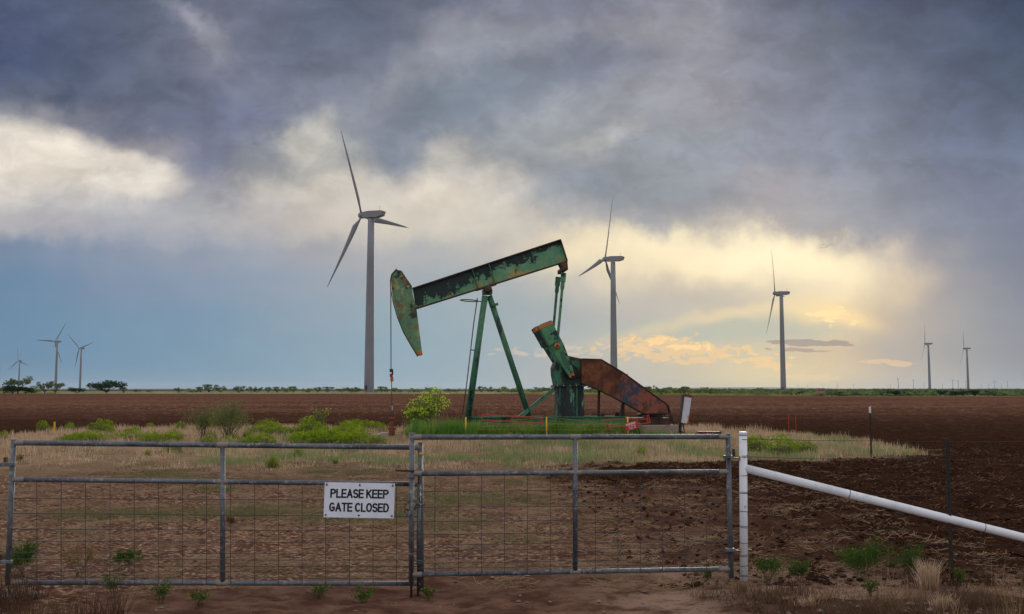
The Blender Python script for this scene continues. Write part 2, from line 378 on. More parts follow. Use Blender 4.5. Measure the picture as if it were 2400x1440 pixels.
L_dark = leafmat('dark_oak_leaf', (.018, .045, .02), (.045, .08, .03), .4)
L_weed = leafmat('near_weed_leaf', (.035, .08, .012), (.07, .125, .015), 6)
L_grn = leafmat('green_grass_blade', (.08, .20, .03), (.17, .28, .05), 1.2, (.035, .09, .02), 'Object')
L_short = leafmat('worn_grass', (.11, .14, .05), (.17, .15, .07), 1.)
L_grn2 = leafmat('dark_green_blade', (.03, .085, .015), (.05, .13, .02), 1.5)
L_gry = leafmat('grey_green_grass', (.17, .24, .09), (.26, .27, .12), 1.)
L_dry = leafmat('dry_grass_blade', (.52, .38, .26), (.33, .23, .14), 1.2, (.64, .50, .36))
L_straw = leafmat('straw_litter', (.29, .19, .115), (.15, .09, .055), 2.)
L_verge = leafmat('dead_verge_grass', (.16, .10, .055), (.07, .042, .026), 2.)
L_dkweed = leafmat('dead_weed', (.10, .05, .03), (.05, .025, .018), 4.)
L_head = leafmat('grass_seed_head', (.26, .19, .10), (.18, .13, .07), 3.)
L_amber = leafmat('amber_weed', (.20, .10, .015), (.14, .08, .015), 3.)

# ------------------------------------------------------------------ ground
def _hash(ix, iy, seed):
    h = (ix.astype(np.int64) * 374761393 + iy.astype(np.int64) * 668265263 + seed * 1442695040) & 0x7fffffff
    h = ((h ^ (h >> 13)) * 1274126177) & 0x7fffffff
    return ((h ^ (h >> 16)) & 0xffff) / 65535.0
def vnoise(x, y, seed=0):
    ix, iy = np.floor(x), np.floor(y); fx, fy = x - ix, y - iy
    fx = fx * fx * (3 - 2 * fx); fy = fy * fy * (3 - 2 * fy)
    a = _hash(ix, iy, seed); b = _hash(ix + 1, iy, seed); c = _hash(ix, iy + 1, seed); d = _hash(ix + 1, iy + 1, seed)
    return (a * (1 - fx) + b * fx) * (1 - fy) + (c * (1 - fx) + d * fx) * fy
def fbm(x, y, o=4, seed=0):
    s = 0; a = .5; t = 0
    for i in range(o):
        s = s + a * vnoise(x * 2**i, y * 2**i, seed + i * 17); t += a; a *= .5
    return s / t
PAD = np.array([(-90, 3), (-90, 26), (-34, 30), (-21, 38.5), (-18.6, 46), (-12.5, 48.5), (-4, 47.5), (4, 47.5), (9.8, 48), (11.7, 41), (12.3, 35), (12.2, 30), (11.7, 27.8), (8.5, 26.2), (4.5, 25), (1.2, 24.2), (.75, 20), (.85, 15), (1.2, 11.5), (1.6, 9.9), (1.9, 3)])
def sdist(x, y, poly):
    d = np.full(x.shape, 1e9); ins = np.zeros(x.shape, bool); n = len(poly)
    for i in range(n):
        ax, ay = poly[i]; bx, by = poly[(i + 1) % n]
        ex, ey = bx - ax, by - ay
        t = np.clip(((x - ax) * ex + (y - ay) * ey) / (ex * ex + ey * ey), 0, 1)
        d = np.minimum(d, np.hypot(x - ax - t * ex, y - ay - t * ey))
        c = ((ay > y) != (by > y)) & (x < (bx - ax) * (y - ay) / (by - ay + 1e-12) + ax)
        ins ^= c
    return np.where(ins, d, -d)      # positive inside
def sm(a, b, v):
    t = np.clip((v - a) / (b - a), 0, 1); return t * t * (3 - 2 * t)
def field_end(x):    # far edge of the ploughed field
    return np.interp(x, [-400, -150, 0, 40, 62, 92, 400], [470, 435, 425, 365, 320, 285, 262])
def masks(x, y):
    sd_ = sdist(x, y, PAD) + (fbm(x * .9, y * .9, 3, 5) - .5) * 1.6
    pad = sm(-.7, .9, sd_ + (fbm(x * 4, y * 4, 2, 15) - .5) * 1.2)
    trk = sm(.45, .62, fbm(x * .35, y * .8, 3, 9)) * .5
    bare_front = sm(10.1, 9.3, y + (fbm(x * .8, y * .8, 3, 31) - .5) * 1.6) * sm(-4.4, -2.6, x) * sm(7.5, 5.0, x)
    verge = sm(8.95, 8.6, y + (fbm(x * 1.5, y * 1.5, 3, 77) - .5) * .5) * sm(1.2, 2.4, x)
    backgrass = sm(20, 26, y + (fbm(x * .5, y * .5, 3, 3) - .5) * 6)
    dist = field_end(x) + (fbm(x * .02, y * .02, 2, 8) - .5) * 6
    beyond = sm(-2, 2, y - dist)
    return pad, bare_front, verge, backgrass, beyond, trk
def height(x, y, detail=True):
    pad, bare, verge, bg, bey, trk = masks(x, y)
    till = (1 - pad) * (1 - bare) * (1 - verge) * (1 - bey) * sm(300, 60, y)
    z = (fbm(x * .3, y * .3, 3, 1) - .5) * .06
    if detail:
        z = z + pad * ((fbm(x * 2.5, y * 3.2, 4, 4) - .5) * .085 + (fbm(x * 9, y * 11, 2, 14) - .5) * .035)
        yy = y + 1.2 * (fbm(x * .15, y * .15, 2, 21) - .5) + .02 * x
        fur = np.sin(2 * np.pi * yy / .78) * .022
        cl = fbm(x * 7, y * 9, 3, 6)
        z = z + till * (fur + (cl - .5) * .10 + (fbm(x * 2.6, y * 3.4, 3, 41) - .5) * .13)
        z = z + bare * ((fbm(x * 5, y * 8, 4, 51) - .5) * .035 - .03 * np.exp(-((x + .9 - .05 * y) / .28) ** 2) - .03 * np.exp(-((x - .95 - .05 * y) / .28) ** 2))
        z = z + verge * ((fbm(x * 5, y * 6, 4, 61) - .5) * .09 + .03)
    return z * sm(400, 120, y)
def gz(x, y):
    return float(height(np.array([float(x)]), np.array([float(y)]))[0])
def axis_x():
    a = list(np.arange(0, 6.4, .036)); s = .036; v = a[-1]
    while v < 19000:
        s *= 1.035; v += s; a.append(v)
    a.append(22000.); a = np.array(a); return np.concatenate([-a[::-1], a[1:]])
def axis_y():
    a = list(np.arange(5.5, 14, .03)); s = .03; v = a[-1]
    while v < 19000:
        s *= 1.0125 if v < 90 else 1.04; v += s; a.append(v)
    a.append(22900.); b = []; s = .05; v = 5.5
    while v > -900:
        s *= 1.25; v -= s; b.append(v)
    return np.array(b[::-1] + a)
gx, gy = axis_x(), axis_y()
X, Y = np.meshgrid(gx, gy)
Z = height(X, Y)
pad, bare, verge, bg, bey, trk = masks(X, Y)
nxx, nyy = len(gx), len(gy)
me = bpy.data.meshes.new('ground')
nv = nxx * nyy; me.vertices.add(nv)
me.vertices.foreach_set('co', np.stack([X, Y, Z], -1).astype(np.float32).ravel())
ii = np.arange(nv).reshape(nyy, nxx)
q = np.stack([ii[:-1, :-1], ii[:-1, 1:], ii[1:, 1:], ii[1:, :-1]], -1).reshape(-1, 4)
me.loops.add(q.size); me.loops.foreach_set('vertex_index', q.ravel().astype(np.int32))
me.polygons.add(len(q)); me.polygons.foreach_set('loop_start', np.arange(0, q.size, 4, dtype=np.int32))
me.polygons.foreach_set('use_smooth', np.ones(len(q), bool))
me.update(calc_edges=True)
for nm, arr in (('pad', pad), ('bare', bare), ('verge', verge), ('backgrass', bg), ('beyond', bey)):
    at_ = me.attributes.new(nm, 'FLOAT', 'POINT'); at_.data.foreach_set('value', arr.astype(np.float32).ravel())
me.validate()
gm = bpy.data.materials.new('ground_soil'); gm.use_nodes = True
t = gm.node_tree; ns = t.nodes; lk = t.links; gb_ = ns['Principled BSDF']; gb_.inputs['Roughness'].default_value = .95; gb_.inputs['Specular IOR Level'].default_value = 0.
tcg = ns.new('ShaderNodeTexCoord')
def gnoise(sc, st=(1, 1, 1), det=6, rough=.6, loc=(0, 0, 0)):
    mp_ = ns.new('ShaderNodeMapping'); lk.new(tcg.outputs['Object'], mp_.inputs[0]); mp_.inputs['Scale'].default_value = st; mp_.inputs['Location'].default_value = loc
    n = ns.new('ShaderNodeTexNoise'); lk.new(mp_.outputs[0], n.inputs['Vector']); n.inputs['Scale'].default_value = sc; n.inputs['Detail'].default_value = det; n.inputs['Roughness'].default_value = rough
    return n.outputs[0]
def gmr(s_, a, b, c=0., d=1.):
    r = ns.new('ShaderNodeMapRange'); r.interpolation_type = 'SMOOTHSTEP'; lk.new(s_, r.inputs[0])
    for i, v in enumerate((a, b, c, d)): r.inputs[i + 1].default_value = v
    return r.outputs[0]
def gmix(f, a, b):
    m_ = ns.new('ShaderNodeMix'); m_.data_type = 'RGBA'
    if hasattr(f, 'is_linked'): lk.new(f, m_.inputs[0])
    else: m_.inputs[0].default_value = f
    for i, v in ((6, a), (7, b)):
        if hasattr(v, 'is_linked'): lk.new(v, m_.inputs[i])
        else: m_.inputs[i].default_value = (*v, 1)
    return m_.outputs[2]
def gat(nm):
    a = ns.new('ShaderNodeAttribute'); a.attribute_name = nm; return a.outputs['Fac']
def gmul(a, b):
    m_ = ns.new('ShaderNodeMath'); m_.operation = 'MULTIPLY'; lk.new(a, m_.inputs[0])
    if hasattr(b, 'is_linked'): lk.new(b, m_.inputs[1])
    else: m_.inputs[1].default_value = b
    return m_.outputs[0]
nA = gnoise(2.2, (1, 1.4, 1)); nB = gnoise(14., (1, 1.5, 1)); nC = gnoise(.35, (.35, 1.3, 1), 5); nD = gnoise(40, (.5, 1.6, 1), 3)
sepg = ns.new('ShaderNodeSeparateXYZ'); lk.new(tcg.outputs['Object'], sepg.inputs[0])
# tilled soil
soil = gmix(gmr(nA, .35, .68), (.019, .009, .0055), (.038, .018, .011))
soil = gmix(gmul(gmul(gmr(sepg.outputs[0], 5., 2.2), gmr(sepg.outputs[1], 21., 17.)), .8), soil, gmix(gmr(nA, .4, .6), (.06, .028, .018), (.125, .068, .046)))
soil = gmix(gmr(nB, .56, .70), soil, (.09, .05, .031))
far_lit = gmr(sepg.outputs[1], 30., 120.)  # soil painted lighter with distance, imitating how light meets the far field
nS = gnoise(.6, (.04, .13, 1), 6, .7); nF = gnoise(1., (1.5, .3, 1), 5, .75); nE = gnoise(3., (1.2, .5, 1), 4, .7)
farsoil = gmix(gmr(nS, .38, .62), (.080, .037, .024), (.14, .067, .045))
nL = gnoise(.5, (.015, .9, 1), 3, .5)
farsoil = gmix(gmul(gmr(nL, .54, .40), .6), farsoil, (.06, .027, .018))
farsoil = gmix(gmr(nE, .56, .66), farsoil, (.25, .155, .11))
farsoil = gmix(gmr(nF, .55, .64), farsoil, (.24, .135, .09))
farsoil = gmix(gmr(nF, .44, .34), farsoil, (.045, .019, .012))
soil = gmix(far_lit, soil, farsoil)
# trampled pad
padc = gmix(gmr(nA, .38, .66), (.078, .038, .026), (.145, .082, .056))
padc = gmix(gmr(nB, .50, .62), padc, (.30, .195, .13))
padc = gmix(gmr(nB, .44, .34), padc, (.05, .024, .016))
padc = gmix(gmul(gmr(nC, .52, .66), .7), padc, (.085, .068, .034))
padc = gmix(gat('backgrass'), padc, gmix(gmr(nA, .4, .6), (.24, .16, .105), (.15, .105, .06)))
barec = gmix(gmr(nA, .35, .65), (.07, .034, .023), (.155, .086, .062))
barec = gmix(gmul(gmr(sepg.outputs[0], .2, 1.6), gmr(nA, .35, .55)), barec, (.25, .16, .12))
barec = gmix(gmr(nB, .60, .68), barec, (.045, .022, .015))
vergec = gmix(gmr(nA, .4, .6), (.035, .018, .012), (.07, .038, .026))
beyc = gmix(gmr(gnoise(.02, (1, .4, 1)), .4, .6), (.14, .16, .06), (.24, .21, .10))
beyc = gmix(gmr(sepg.outputs[1], 600., 2500.), beyc, (.025, .04, .06))  # blue of distant haze painted into the far land's colour
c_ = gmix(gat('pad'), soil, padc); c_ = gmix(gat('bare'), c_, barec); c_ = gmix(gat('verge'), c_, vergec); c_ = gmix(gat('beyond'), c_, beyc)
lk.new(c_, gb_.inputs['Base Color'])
bp = ns.new('ShaderNodeBump'); bp.inputs['Strength'].default_value = .8; bp.inputs['Distance'].default_value = .02
ad = ns.new('ShaderNodeMath'); ad.operation = 'ADD'; lk.new(nB, ad.inputs[0]); lk.new(nD, ad.inputs[1]); lk.new(ad.outputs[0], bp.inputs['Height'])
lk.new(bp.outputs[0], gb_.inputs['Normal'])
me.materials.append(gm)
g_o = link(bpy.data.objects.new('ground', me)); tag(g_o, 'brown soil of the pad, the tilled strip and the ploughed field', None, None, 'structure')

# pale dirt road at the foot of the left trees, and far blue ridge
mr = MB()
pts = [(-190, 418), (-120, 421), (-60, 424), (-8, 421), (8, 424)]
for i in range(len(pts) - 1):
    a, b = pts[i], pts[i + 1]; w = 4
    mr.add([(a[0], a[1] - w, .35), (b[0], b[1] - w, .35), (b[0], b[1] + w, .5), (a[0], a[1] + w, .5)], [(0, 1, 2, 3)])
M_road = mat('pale_caliche', (.42, .33, .24), .95, layers=[((.33, .25, .17), .1, .4, .6)])
tag(mr.build('road', M_road), 'pale caliche track crossing at the foot of the largest wind turbine', None, None, 'structure')
M_hill = mat('far_hill', (.03, .045, .045), .95)
hv = []; hf = []
n_h = 160
for i in range(n_h):
    x = -16000 + 32000 * i / (n_h - 1)
    hh = 14 + 22 * fbm(np.array([x * .0004]), np.array([3.3]), 4, 2)[0] + (22 if 2500 < x < 6500 else 0) * math.sin(max(0, min(1, (x - 2500) / 4000)) * math.pi)
    hv += [(x, 17000, 0), (x, 19500, hh), (x, 23000, hh * .6)]
for i in range(n_h - 1):
    for k in (0, 1): hf.append((i*3+k, i*3+3+k, i*3+4+k, i*3+1+k))
ho = link(bpy.data.objects.new('hills', mesh('hills', hv, hf, M_hill, True))); tag(ho, 'low far ridge along the horizon', None, None, 'structure')

# ------------------------------------------------------------------ scatter helpers (numpy meshes)
def tri_object(name, V, mat_, label=None, cat=None, kind='stuff', parent=None, quads=False):
    """V: (n, k, 3) array of k-gons"""
    n, k, _ = V.shape
    me = bpy.data.meshes.new(name); me.vertices.add(n * k); me.vertices.foreach_set('co', V.astype(np.float32).ravel())
    me.loops.add(n * k); me.loops.foreach_set('vertex_index', np.arange(n * k, dtype=np.int32))
    me.polygons.add(n); me.polygons.foreach_set('loop_start', np.arange(0, n * k, k, dtype=np.int32))
    me.update(calc_edges=True); me.materials.append(mat_)
    o = link(bpy.data.objects.new(name, me), parent)
    if kind: o['kind'] = kind
    if label: o['label'] = label
    if cat: o['category'] = cat
    return o
def blades(x, y, h, w, lean=.35, z0=None):
    n = len(x); z = height(x, y) if z0 is None else z0
    a = rng.uniform(0, 2 * np.pi, n); la = rng.uniform(0, 2 * np.pi, n); ll = h * lean * rng.uniform(.1, 1, n)
    ca, sa = np.cos(a) * w / 2, np.sin(a) * w / 2
    b0 = np.stack([x - ca, y - sa, z - .01], -1); b1 = np.stack([x + ca, y + sa, z - .01], -1)
    tip = np.stack([x + np.cos(la) * ll, y + np.sin(la) * ll, z + h], -1)
    return np.stack([b0, b1, tip], 1)
def clumped(n, x0, x1, y0, y1, thr=.5, sc=1.0, seed=0, power=1.0):
    out_x, out_y = [], []; got = 0
    while got < n:
        x = rng.uniform(x0, x1, n * 2); y = rng.uniform(y0, y1, n * 2)
        k = rng.uniform(0, 1, n * 2) < np.clip((fbm(x * sc, y * sc, 3, seed) - thr) * 5, 0, 1) ** power
        out_x.append(x[k]); out_y.append(y[k]); got += k.sum()
        if k.sum() == 0: break
    return np.concatenate(out_x)[:n], np.concatenate(out_y)[:n]
def inpad(x, y, m=0.):
    return sdist(x, y, PAD) + (fbm(x * .9, y * .9, 3, 5) - .5) * 1.6 > m

# dry grass at the back of the pad
x, y = clumped(70000, -23, 13, 22.5, 49, .42, 1.0, 101)
k = inpad(x, y, .1) & ~((np.abs(x / y + .1209) < .012) & (y > 33) & (y < 40.5)) & ~((np.abs(x / y - .1975) < .016) & (y > 35.5) & (y < 40)); x, y = x[k], y[k]; h = rng.uniform(.06, .27, len(x)) * (0.25 + 1.3 * fbm(x * .9, y * .9, 3, 3)) * sm(21, 30, y)
tri_object('dry_grass', blades(x, y, h + .05, .022, .5), L_dry, 'tan dry grass standing over the back of the pad')
x, y = clumped(26000, -14, 12, 23.5, 37, .46, .7, 102)
k = inpad(x, y, .2) & (x > -9) ; x, y = x[k], y[k]
tri_object('green_grass', blades(x, y, rng.uniform(.08, .25, len(x)), .022, .5), L_gry, 'grey green grass among the dry grass behind the right gate')
# short sparse tufts on the trampled ground
x, y = clumped(30000, -9, 3, 9.6, 26, .50, .55, 103)
k = inpad(x, y, .1); x, y = x[k], y[k]
tri_object('short_grass', blades(x, y, rng.uniform(.02, .09, len(x)), .008, 1.2), L_short, 'short worn green grass on the trampled ground behind the gates')
# straw litter lying flat
def litter(n, x0, x1, y0, y1, thr, seed, fil, ln=(.05, .2), w=.006):
    x, y = clumped(n, x0, x1, y0, y1, thr, 2.3, seed); k = fil(x, y); x, y = x[k], y[k]; n = len(x)
    a = rng.normal(0, .7, n); l = rng.uniform(*ln, n); z = height(x, y) + rng.uniform(.003, .02, n)
    cx, sx = np.cos(a) * l / 2, np.sin(a) * l / 2; wx, wy = -np.sin(a) * w / 2, np.cos(a) * w / 2
    t1 = rng.normal(0, .018, n)
    return np.stack([np.stack([x - cx - wx, y - sx - wy, z - t1], -1), np.stack([x + cx - wx, y + sx - wy, z + t1], -1), np.stack([x + cx + wx, y + sx + wy, z + t1 + .003], -1), np.stack([x - cx + wx, y - sx + wy, z - t1 + .003], -1)], 1)
tri_object('straw_litter', np.concatenate([litter(36000, -9, 3, 9.2, 25, .46, 104, lambda x, y: inpad(x, y, -.8)), litter(5000, 0, 5.5, 9.2, 20, .46, 114, lambda x, y: ~inpad(x, y, 0), (.04, .16)), litter(7000, 0, 16, 9.6, 30, .50, 105, lambda x, y: ~inpad(x, y, 0), (.03, .11), .005)]), L_straw, 'straw litter strewn over the soil behind the gates')
# clods and stones
def clods(n, x0, x1, y0, y1, fil, r0, r1, seed):
    x = rng.uniform(x0, x1, n); y = y0 + (y1 - y0) * rng.uniform(0, 1, n) ** 1.5; k = fil(x, y); x, y = x[k], y[k]; n = len(x)
    o = np.array([(1, 0, 0), (0, 1, 0), (-1, 0, 0), (0, -1, 0), (0, 0, 1), (0, 0, -1)], float)
    r = r0 + (r1 - r0) * rng.uniform(0, 1, n) ** 3
    P = o[None] * r[:, None, None] * rng.uniform(.55, 1.2, (n, 6, 3)).mean(2)[..., None] * np.array([1.2, 1, .7])
    rz = rng.uniform(0, np.pi, n); c, s = np.cos(rz)[:, None], np.sin(rz)[:, None]
    P = np.stack([P[..., 0] * c - P[..., 1] * s + rng.normal(0, .2, (n, 6)) * r[:, None], P[..., 0] * s + P[..., 1] * c, P[..., 2]], -1)
    P += np.stack([x, y, height(x, y) + r * .3], -1)[:, None]
    fi = np.array([(0, 1, 4), (1, 2, 4), (2, 3, 4), (3, 0, 4), (1, 0, 5), (2, 1, 5), (3, 2, 5), (0, 3, 5)])
    return P[:, fi].reshape(-1, 3, 3)
M_clod = mat('soil_clod', (.028, .013, .008), .95, spec=0., layers=[((.075, .04, .026), 3, .45, .6)])
M_stone = mat('pale_stone', (.20, .15, .12), .9, layers=[((.12, .08, .06), 2, .45, .6)])
tri_object('soil_clods', clods(34000, .4, 22, 9.3, 34, lambda x, y: ~inpad(x, y, 0), .008, .05, 1), M_clod, 'dark soil clods over the tilled strip')
tri_object('pebbles', np.concatenate([clods(500, -6, 7, 7, 11, lambda x, y: y > 7, .006, .028, 2), clods(260, 1.2, 6, 7.2, 8.6, lambda x, y: y > 7, .01, .035, 2)]), M_stone, 'small pale stones scattered on the bare dirt')
# verge weeds in the right foreground
x, y = clumped(4200, 1.5, 7, 7.2, 9.0, .47, 1.6, 106)
tri_object('verge_grass', blades(x, y, rng.uniform(.03, .17, len(x)), .005, 1.4), L_verge, 'dead straw coloured weeds along the right foreground verge')
x, y = clumped(2600, 2.0, 7, 7.2, 9.3, .5, 1.6, 107)
tri_object('dead_weeds', blades(x, y, rng.uniform(.05, .3, len(x)), .006, .8), L_dkweed, 'dark dead weeds in the right foreground')
x, y = clumped(500, 3.2, 7, 7.4, 9.4, .5, 1.6, 109)
tri_object('dead_weeds', blades(x, y, rng.uniform(.12, .36, len(x)), .005, .6), L_straw, 'pale wispy dead stems along the right foreground verge')
x, y = clumped(2600, -5.6, -3.1, 7.0, 8.9, .40, 1.4, 108)
tri_object('dead_weeds', blades(x, y, rng.uniform(.08, .34, len(x)), .006, .7), L_dkweed, 'dark red brown dead weeds at the foot of the left gate')

# dry tussock by the dark post
def tussock(name, p, n, h, spread, w, m_, label, cat):
    r = np.abs(rng.normal(0, spread * .45, n)); a = rng.uniform(0, 2 * np.pi, n)
    x = r * np.cos(a); y = r * np.sin(a); hh = h * rng.uniform(.5, 1, n)
    la = a + rng.normal(0, .5, n); ll = hh * rng.uniform(.05, .55, n)
    z0 = np.zeros(n)
    w2 = w / 2; ang = rng.uniform(0, np.pi, n)
    cx, sx = np.cos(ang) * w2, np.sin(ang) * w2
    mx, my = x + np.cos(la) * ll * .35, y + np.sin(la) * ll * .35
    tx, ty = x + np.cos(la) * ll, y + np.sin(la) * ll
    low = np.stack([np.stack([x - cx, y - sx, z0], -1), np.stack([x + cx, y + sx, z0], -1), np.stack([mx + cx * .8, my + sx * .8, hh * .6], -1), np.stack([mx - cx * .8, my - sx * .8, hh * .6], -1)], 1)
    top = np.stack([low[:, 3], low[:, 2], np.stack([tx, ty, hh], -1), np.stack([tx, ty, hh - .002], -1)], 1)
    o = tri_object(name, np.concatenate([low, top]), m_, None, None, None); o.location = (p[0], p[1], gz(p[0], p[1]))
    return tag(o, label, cat)
tussock('grass_tussock', gnd(2178, 1384), 300, .29, .10, .005, L_dry, 'tall pale dry grass tussock left of the dark steel fence post', 'grass')
tussock('grass_tussock', gnd(1890, 1428), 160, .10, .13, .005, L_dry, 'small dry grass tuft on the verge below the brace pipe', 'grass')
tussock('grass_tussock', gnd(2210, 1440), 160, .12, .12, .006, L_dry, 'straw tuft at the bottom right edge of the verge', 'grass')
tussock('grass_tussock', gnd(1740, 1390), 120, .10, .14, .004, L_straw, 'thin straw tuft at the foot of the white gate post', 'grass')

# ------------------------------------------------------------------ plants
def leafcloud(n, fn, size, up=.3):
    P = fn(n); a = rng.normal(0, 1, (n, 3)); a /= np.linalg.norm(a, axis=1)[:, None]
    b = np.cross(a, rng.normal(0, 1, (n, 3))); b /= np.linalg.norm(b, axis=1)[:, None]
    s = size * rng.uniform(.5, 1.3, n)[:, None]
    return np.stack([P - b * s * .45, P + b * s * .45, P + a * s], 1)
def arr_mesh(name, V, m_):
    o = tri_object(name, V, m_, None, None, None); me = o.data; bpy.data.objects.remove(o); me.name = name; return me
def dome(rx, rz):
    def f(n):
        a = rng.uniform(0, 2 * np.pi, n); u = rng.uniform(0, 1, n) ** .10; ph = np.arccos(rng.uniform(0, 1, n))
        bump = 1 + .16 * np.sin(a * 3 + ph * 4) + .1 * np.sin(a * 7)
        return np.stack([u * np.sin(ph) * np.cos(a) * rx * bump, u * np.sin(ph) * np.sin(a) * rx * bump, .02 + u * np.cos(ph) * rz * bump], -1)
    return f
dome_mesh = [arr_mesh('foliage', leafcloud(1700, dome(.5, .48 + .1 * i), .05), L_snake) for i in range(4)]
core_mesh = mesh('shade_core', *(lambda b: (b.v, b.f))(MB().lathe((0, 0, 0), [(.30, 0.), (.40, .12), (.34, .27), (.18, .36)], 9)), M_stem, True)  # solid core among the stems, added to block light and deepen clump shadows
stem_mesh = mesh('stem', *(lambda b: (b.v, b.f))(MB().tube([(0, 0, -.02), (.02, .01, .25)], [.03, .012], 6).tube([(0, 0, .05), (.15, .05, .3)], [.012, .005], 5).tube([(0, 0, .05), (-.14, -.06, .3)], [.012, .005], 5)), M_stem)
def weed(px, py, wpx, hpx, label, group=None, name='broomweed'):
    p = gnd(px, py); sc = F / p.y; e = empty(name, (p.x, p.y, gz(p.x, p.y)), random.uniform(0, 6)); w = wpx / sc; h = hpx / sc
    e.scale = (w, w, h / .5)
    link(bpy.data.objects.new('foliage', random.choice(dome_mesh)), e); link(bpy.data.objects.new('stem', stem_mesh), e); link(bpy.data.objects.new('shade_core', core_mesh), e)
    return tag(e, label, 'bush', group)
G1 = 'broomweed clumps along the back of the pad'
named = [(100, 1008, 30, 16, 'round green broomweed standing alone left of the yellow marker'), (640, 1098, 30, 26, 'single green broomweed below the top rail of the left gate'), (405, 1062, 44, 26, 'yellow green clump just under the top rail of the left gate'),
         (130, 1044, 40, 12, 'flat green clump beside the yellow marker foot'), (725, 1026, 62, 36, 'tallest of the bright green broomweed mounds left of the wellhead'),
         (164, 1012, 26, 12, 'small green clump right of the yellow marker'), (238, 1018, 60, 26, 'broad green clump at the back edge of the pad left of the saplings'),
         (10, 1029, 22, 12, 'green clump at the left edge of the photo'), (424, 1007, 26, 18, 'small green clump just left of the saplings'), (880, 1046, 56, 22, 'green mound nearest the wellhead'),
         (1830, 1066, 80, 28, 'green weed patch behind the white gate post'), (1880, 1062, 70, 24, 'green weed patch right of the white gate post'), (1770, 1058, 60, 30, 'yellow green weed hugging the white gate post'),
         (1502, 1070, 30, 18, 'small yellow green weed above the mid rail of the right gate'), (786, 1088, 14, 8, 'tiny green weed in the dirt above the hanging sign'), (700, 1072, 26, 16, 'pale green weed behind the left gate top rail'), (345, 1070, 14, 12, 'small round weed in the dirt behind the left gate')]
for a in named: weed(*a)
for x0, x1, ya, yb, n, w0, w1, h0, h1, lab_ in [(60, 420, 1030, 1042, 17, 48, 76, 16, 26, 'low bright green broomweed clump right of the yellow marker post'), (380, 620, 1030, 1044, 10, 30, 56, 12, 20, 'low bright green broomweed clump round the mesquite saplings'), (590, 860, 1034, 1050, 18, 64, 104, 24, 40, 'low bright green broomweed clump in the thick bank left of the wellhead'),
        (600, 880, 1008, 1024, 12, 54, 84, 18, 28, 'low bright green broomweed clump at the back of the bank left of the wellhead'), (250, 450, 1003, 1014, 5, 18, 34, 8, 12, 'low bright green broomweed clump at the field edge left of the saplings'), (952, 990, 1022, 1032, 3, 30, 40, 12, 18, 'low bright green broomweed clump just right of the wellhead')]:
    for i in range(n):
        weed(random.uniform(x0, x1), random.uniform(ya, yb), random.uniform(w0, w1) * .85, random.uniform(h0, h1) * .78, lab_, lab_.replace('low bright green broomweed clump', 'broomweed clumps'))

def shrub(name, p, h, w, nst, leaf, nleaf, lsize, label, cat, blossom=None, nbl=0, airy=1., trunk_m=M_bark, thick=.012, blsize=.05):
    e = empty(name, (p[0], p[1], gz(p[0], p[1])), 0)
    b = MB(); tips = []
    for i in range(nst):
        a = random.uniform(0, 6.28); r = w * .5 * random.uniform(.15, 1); hh = h * random.uniform(.6, 1.)
        p0 = Vector((random.uniform(-.1, .1) * w, random.uniform(-.1, .1) * w, -.02)); p1 = Vector((math.cos(a) * r * .45, math.sin(a) * r * .45, hh * .45)); p2 = Vector((math.cos(a) * r, math.sin(a) * r, hh))
        b.tube([p0, p1, p2], [thick, thick * .6, thick * .2], 5); tips.append((p1, p2))
        for j in range(3):
            s_ = p1.lerp(p2, random.uniform(0, .7)); t_ = s_ + Vector((random.uniform(-1, 1), random.uniform(-1, 1), random.uniform(.2, 1))) * h * .22
            b.tube([s_, t_], [thick * .35, thick * .12], 4); tips.append((s_, t_))
    b.build('stem', trunk_m, e)
    T1 = np.array([[*a, *c] for a, c in tips])
    def f(n):
        k = rng.integers(0, len(T1), n); u = rng.uniform(0, 1.05, n)[:, None]
        return T1[k, :3] * (1 - u) + T1[k, 3:] * u + rng.normal(0, h * .045 * airy, (n, 3))
    tri_object('foliage', leafcloud(nleaf, f, lsize), leaf, kind=None, parent=e)
    if blossom:
        def f2(n):
            k = rng.integers(0, len(T1), n); return T1[k, 3:] + rng.normal(0, 1, (n, 3)) * np.array([h * .05, h * .05, h * .03])
        tri_object('blossom', leafcloud(nbl, f2, blsize), blossom, kind=None, parent=e)
    return tag(e, label, cat)
shrub('mesquite_sapling', gnd(476, 1033), 1.22, 1.2, 15, L_mesq, 4200, .033, 'left of the two airy mesquite saplings behind the left gate', 'shrub', airy=2.2)
shrub('mesquite_sapling', gnd(536, 1036), 1.42, 1.85, 22, L_mesq, 7000, .033, 'taller right one of the two mesquite saplings behind the left gate', 'shrub', airy=2.2)
shrub('flowering_shrub', gnd(1003, 1012), 1.75, 1.2, 13, L_olive, 2600, .05, 'tall shrub with yellow green blossom plumes between wellhead and ladder', 'shrub', L_yel, 420, 1.3, blsize=.075)
shrub('flowering_shrub', gnd(974, 1014), 1.2, 1.1, 12, L_olive, 2400, .05, 'lower yellow topped shrub just right of the wellhead', 'shrub', L_yel, 420, 1.3, blsize=.07)
shrub('flowering_shrub', gnd(1028, 1010), 2.05, .7, 7, L_olive, 900, .045, 'tallest yellow green plume beside the pumpjack ladder', 'shrub', L_yel, 260, 1.5, blsize=.075)
shrub('flowering_shrub', gnd(748, 1010), 1.1, .7, 6, L_olive, 500, .045, 'thin yellow tipped shrub between the saplings and the wellhead', 'shrub', L_yel, 60, 1.3)
shrub('flowering_shrub', gnd(1038, 1018), .5, .9, 8, L_olive, 900, .05, 'low green shrub left of the pumpjack ladder foot', 'shrub')
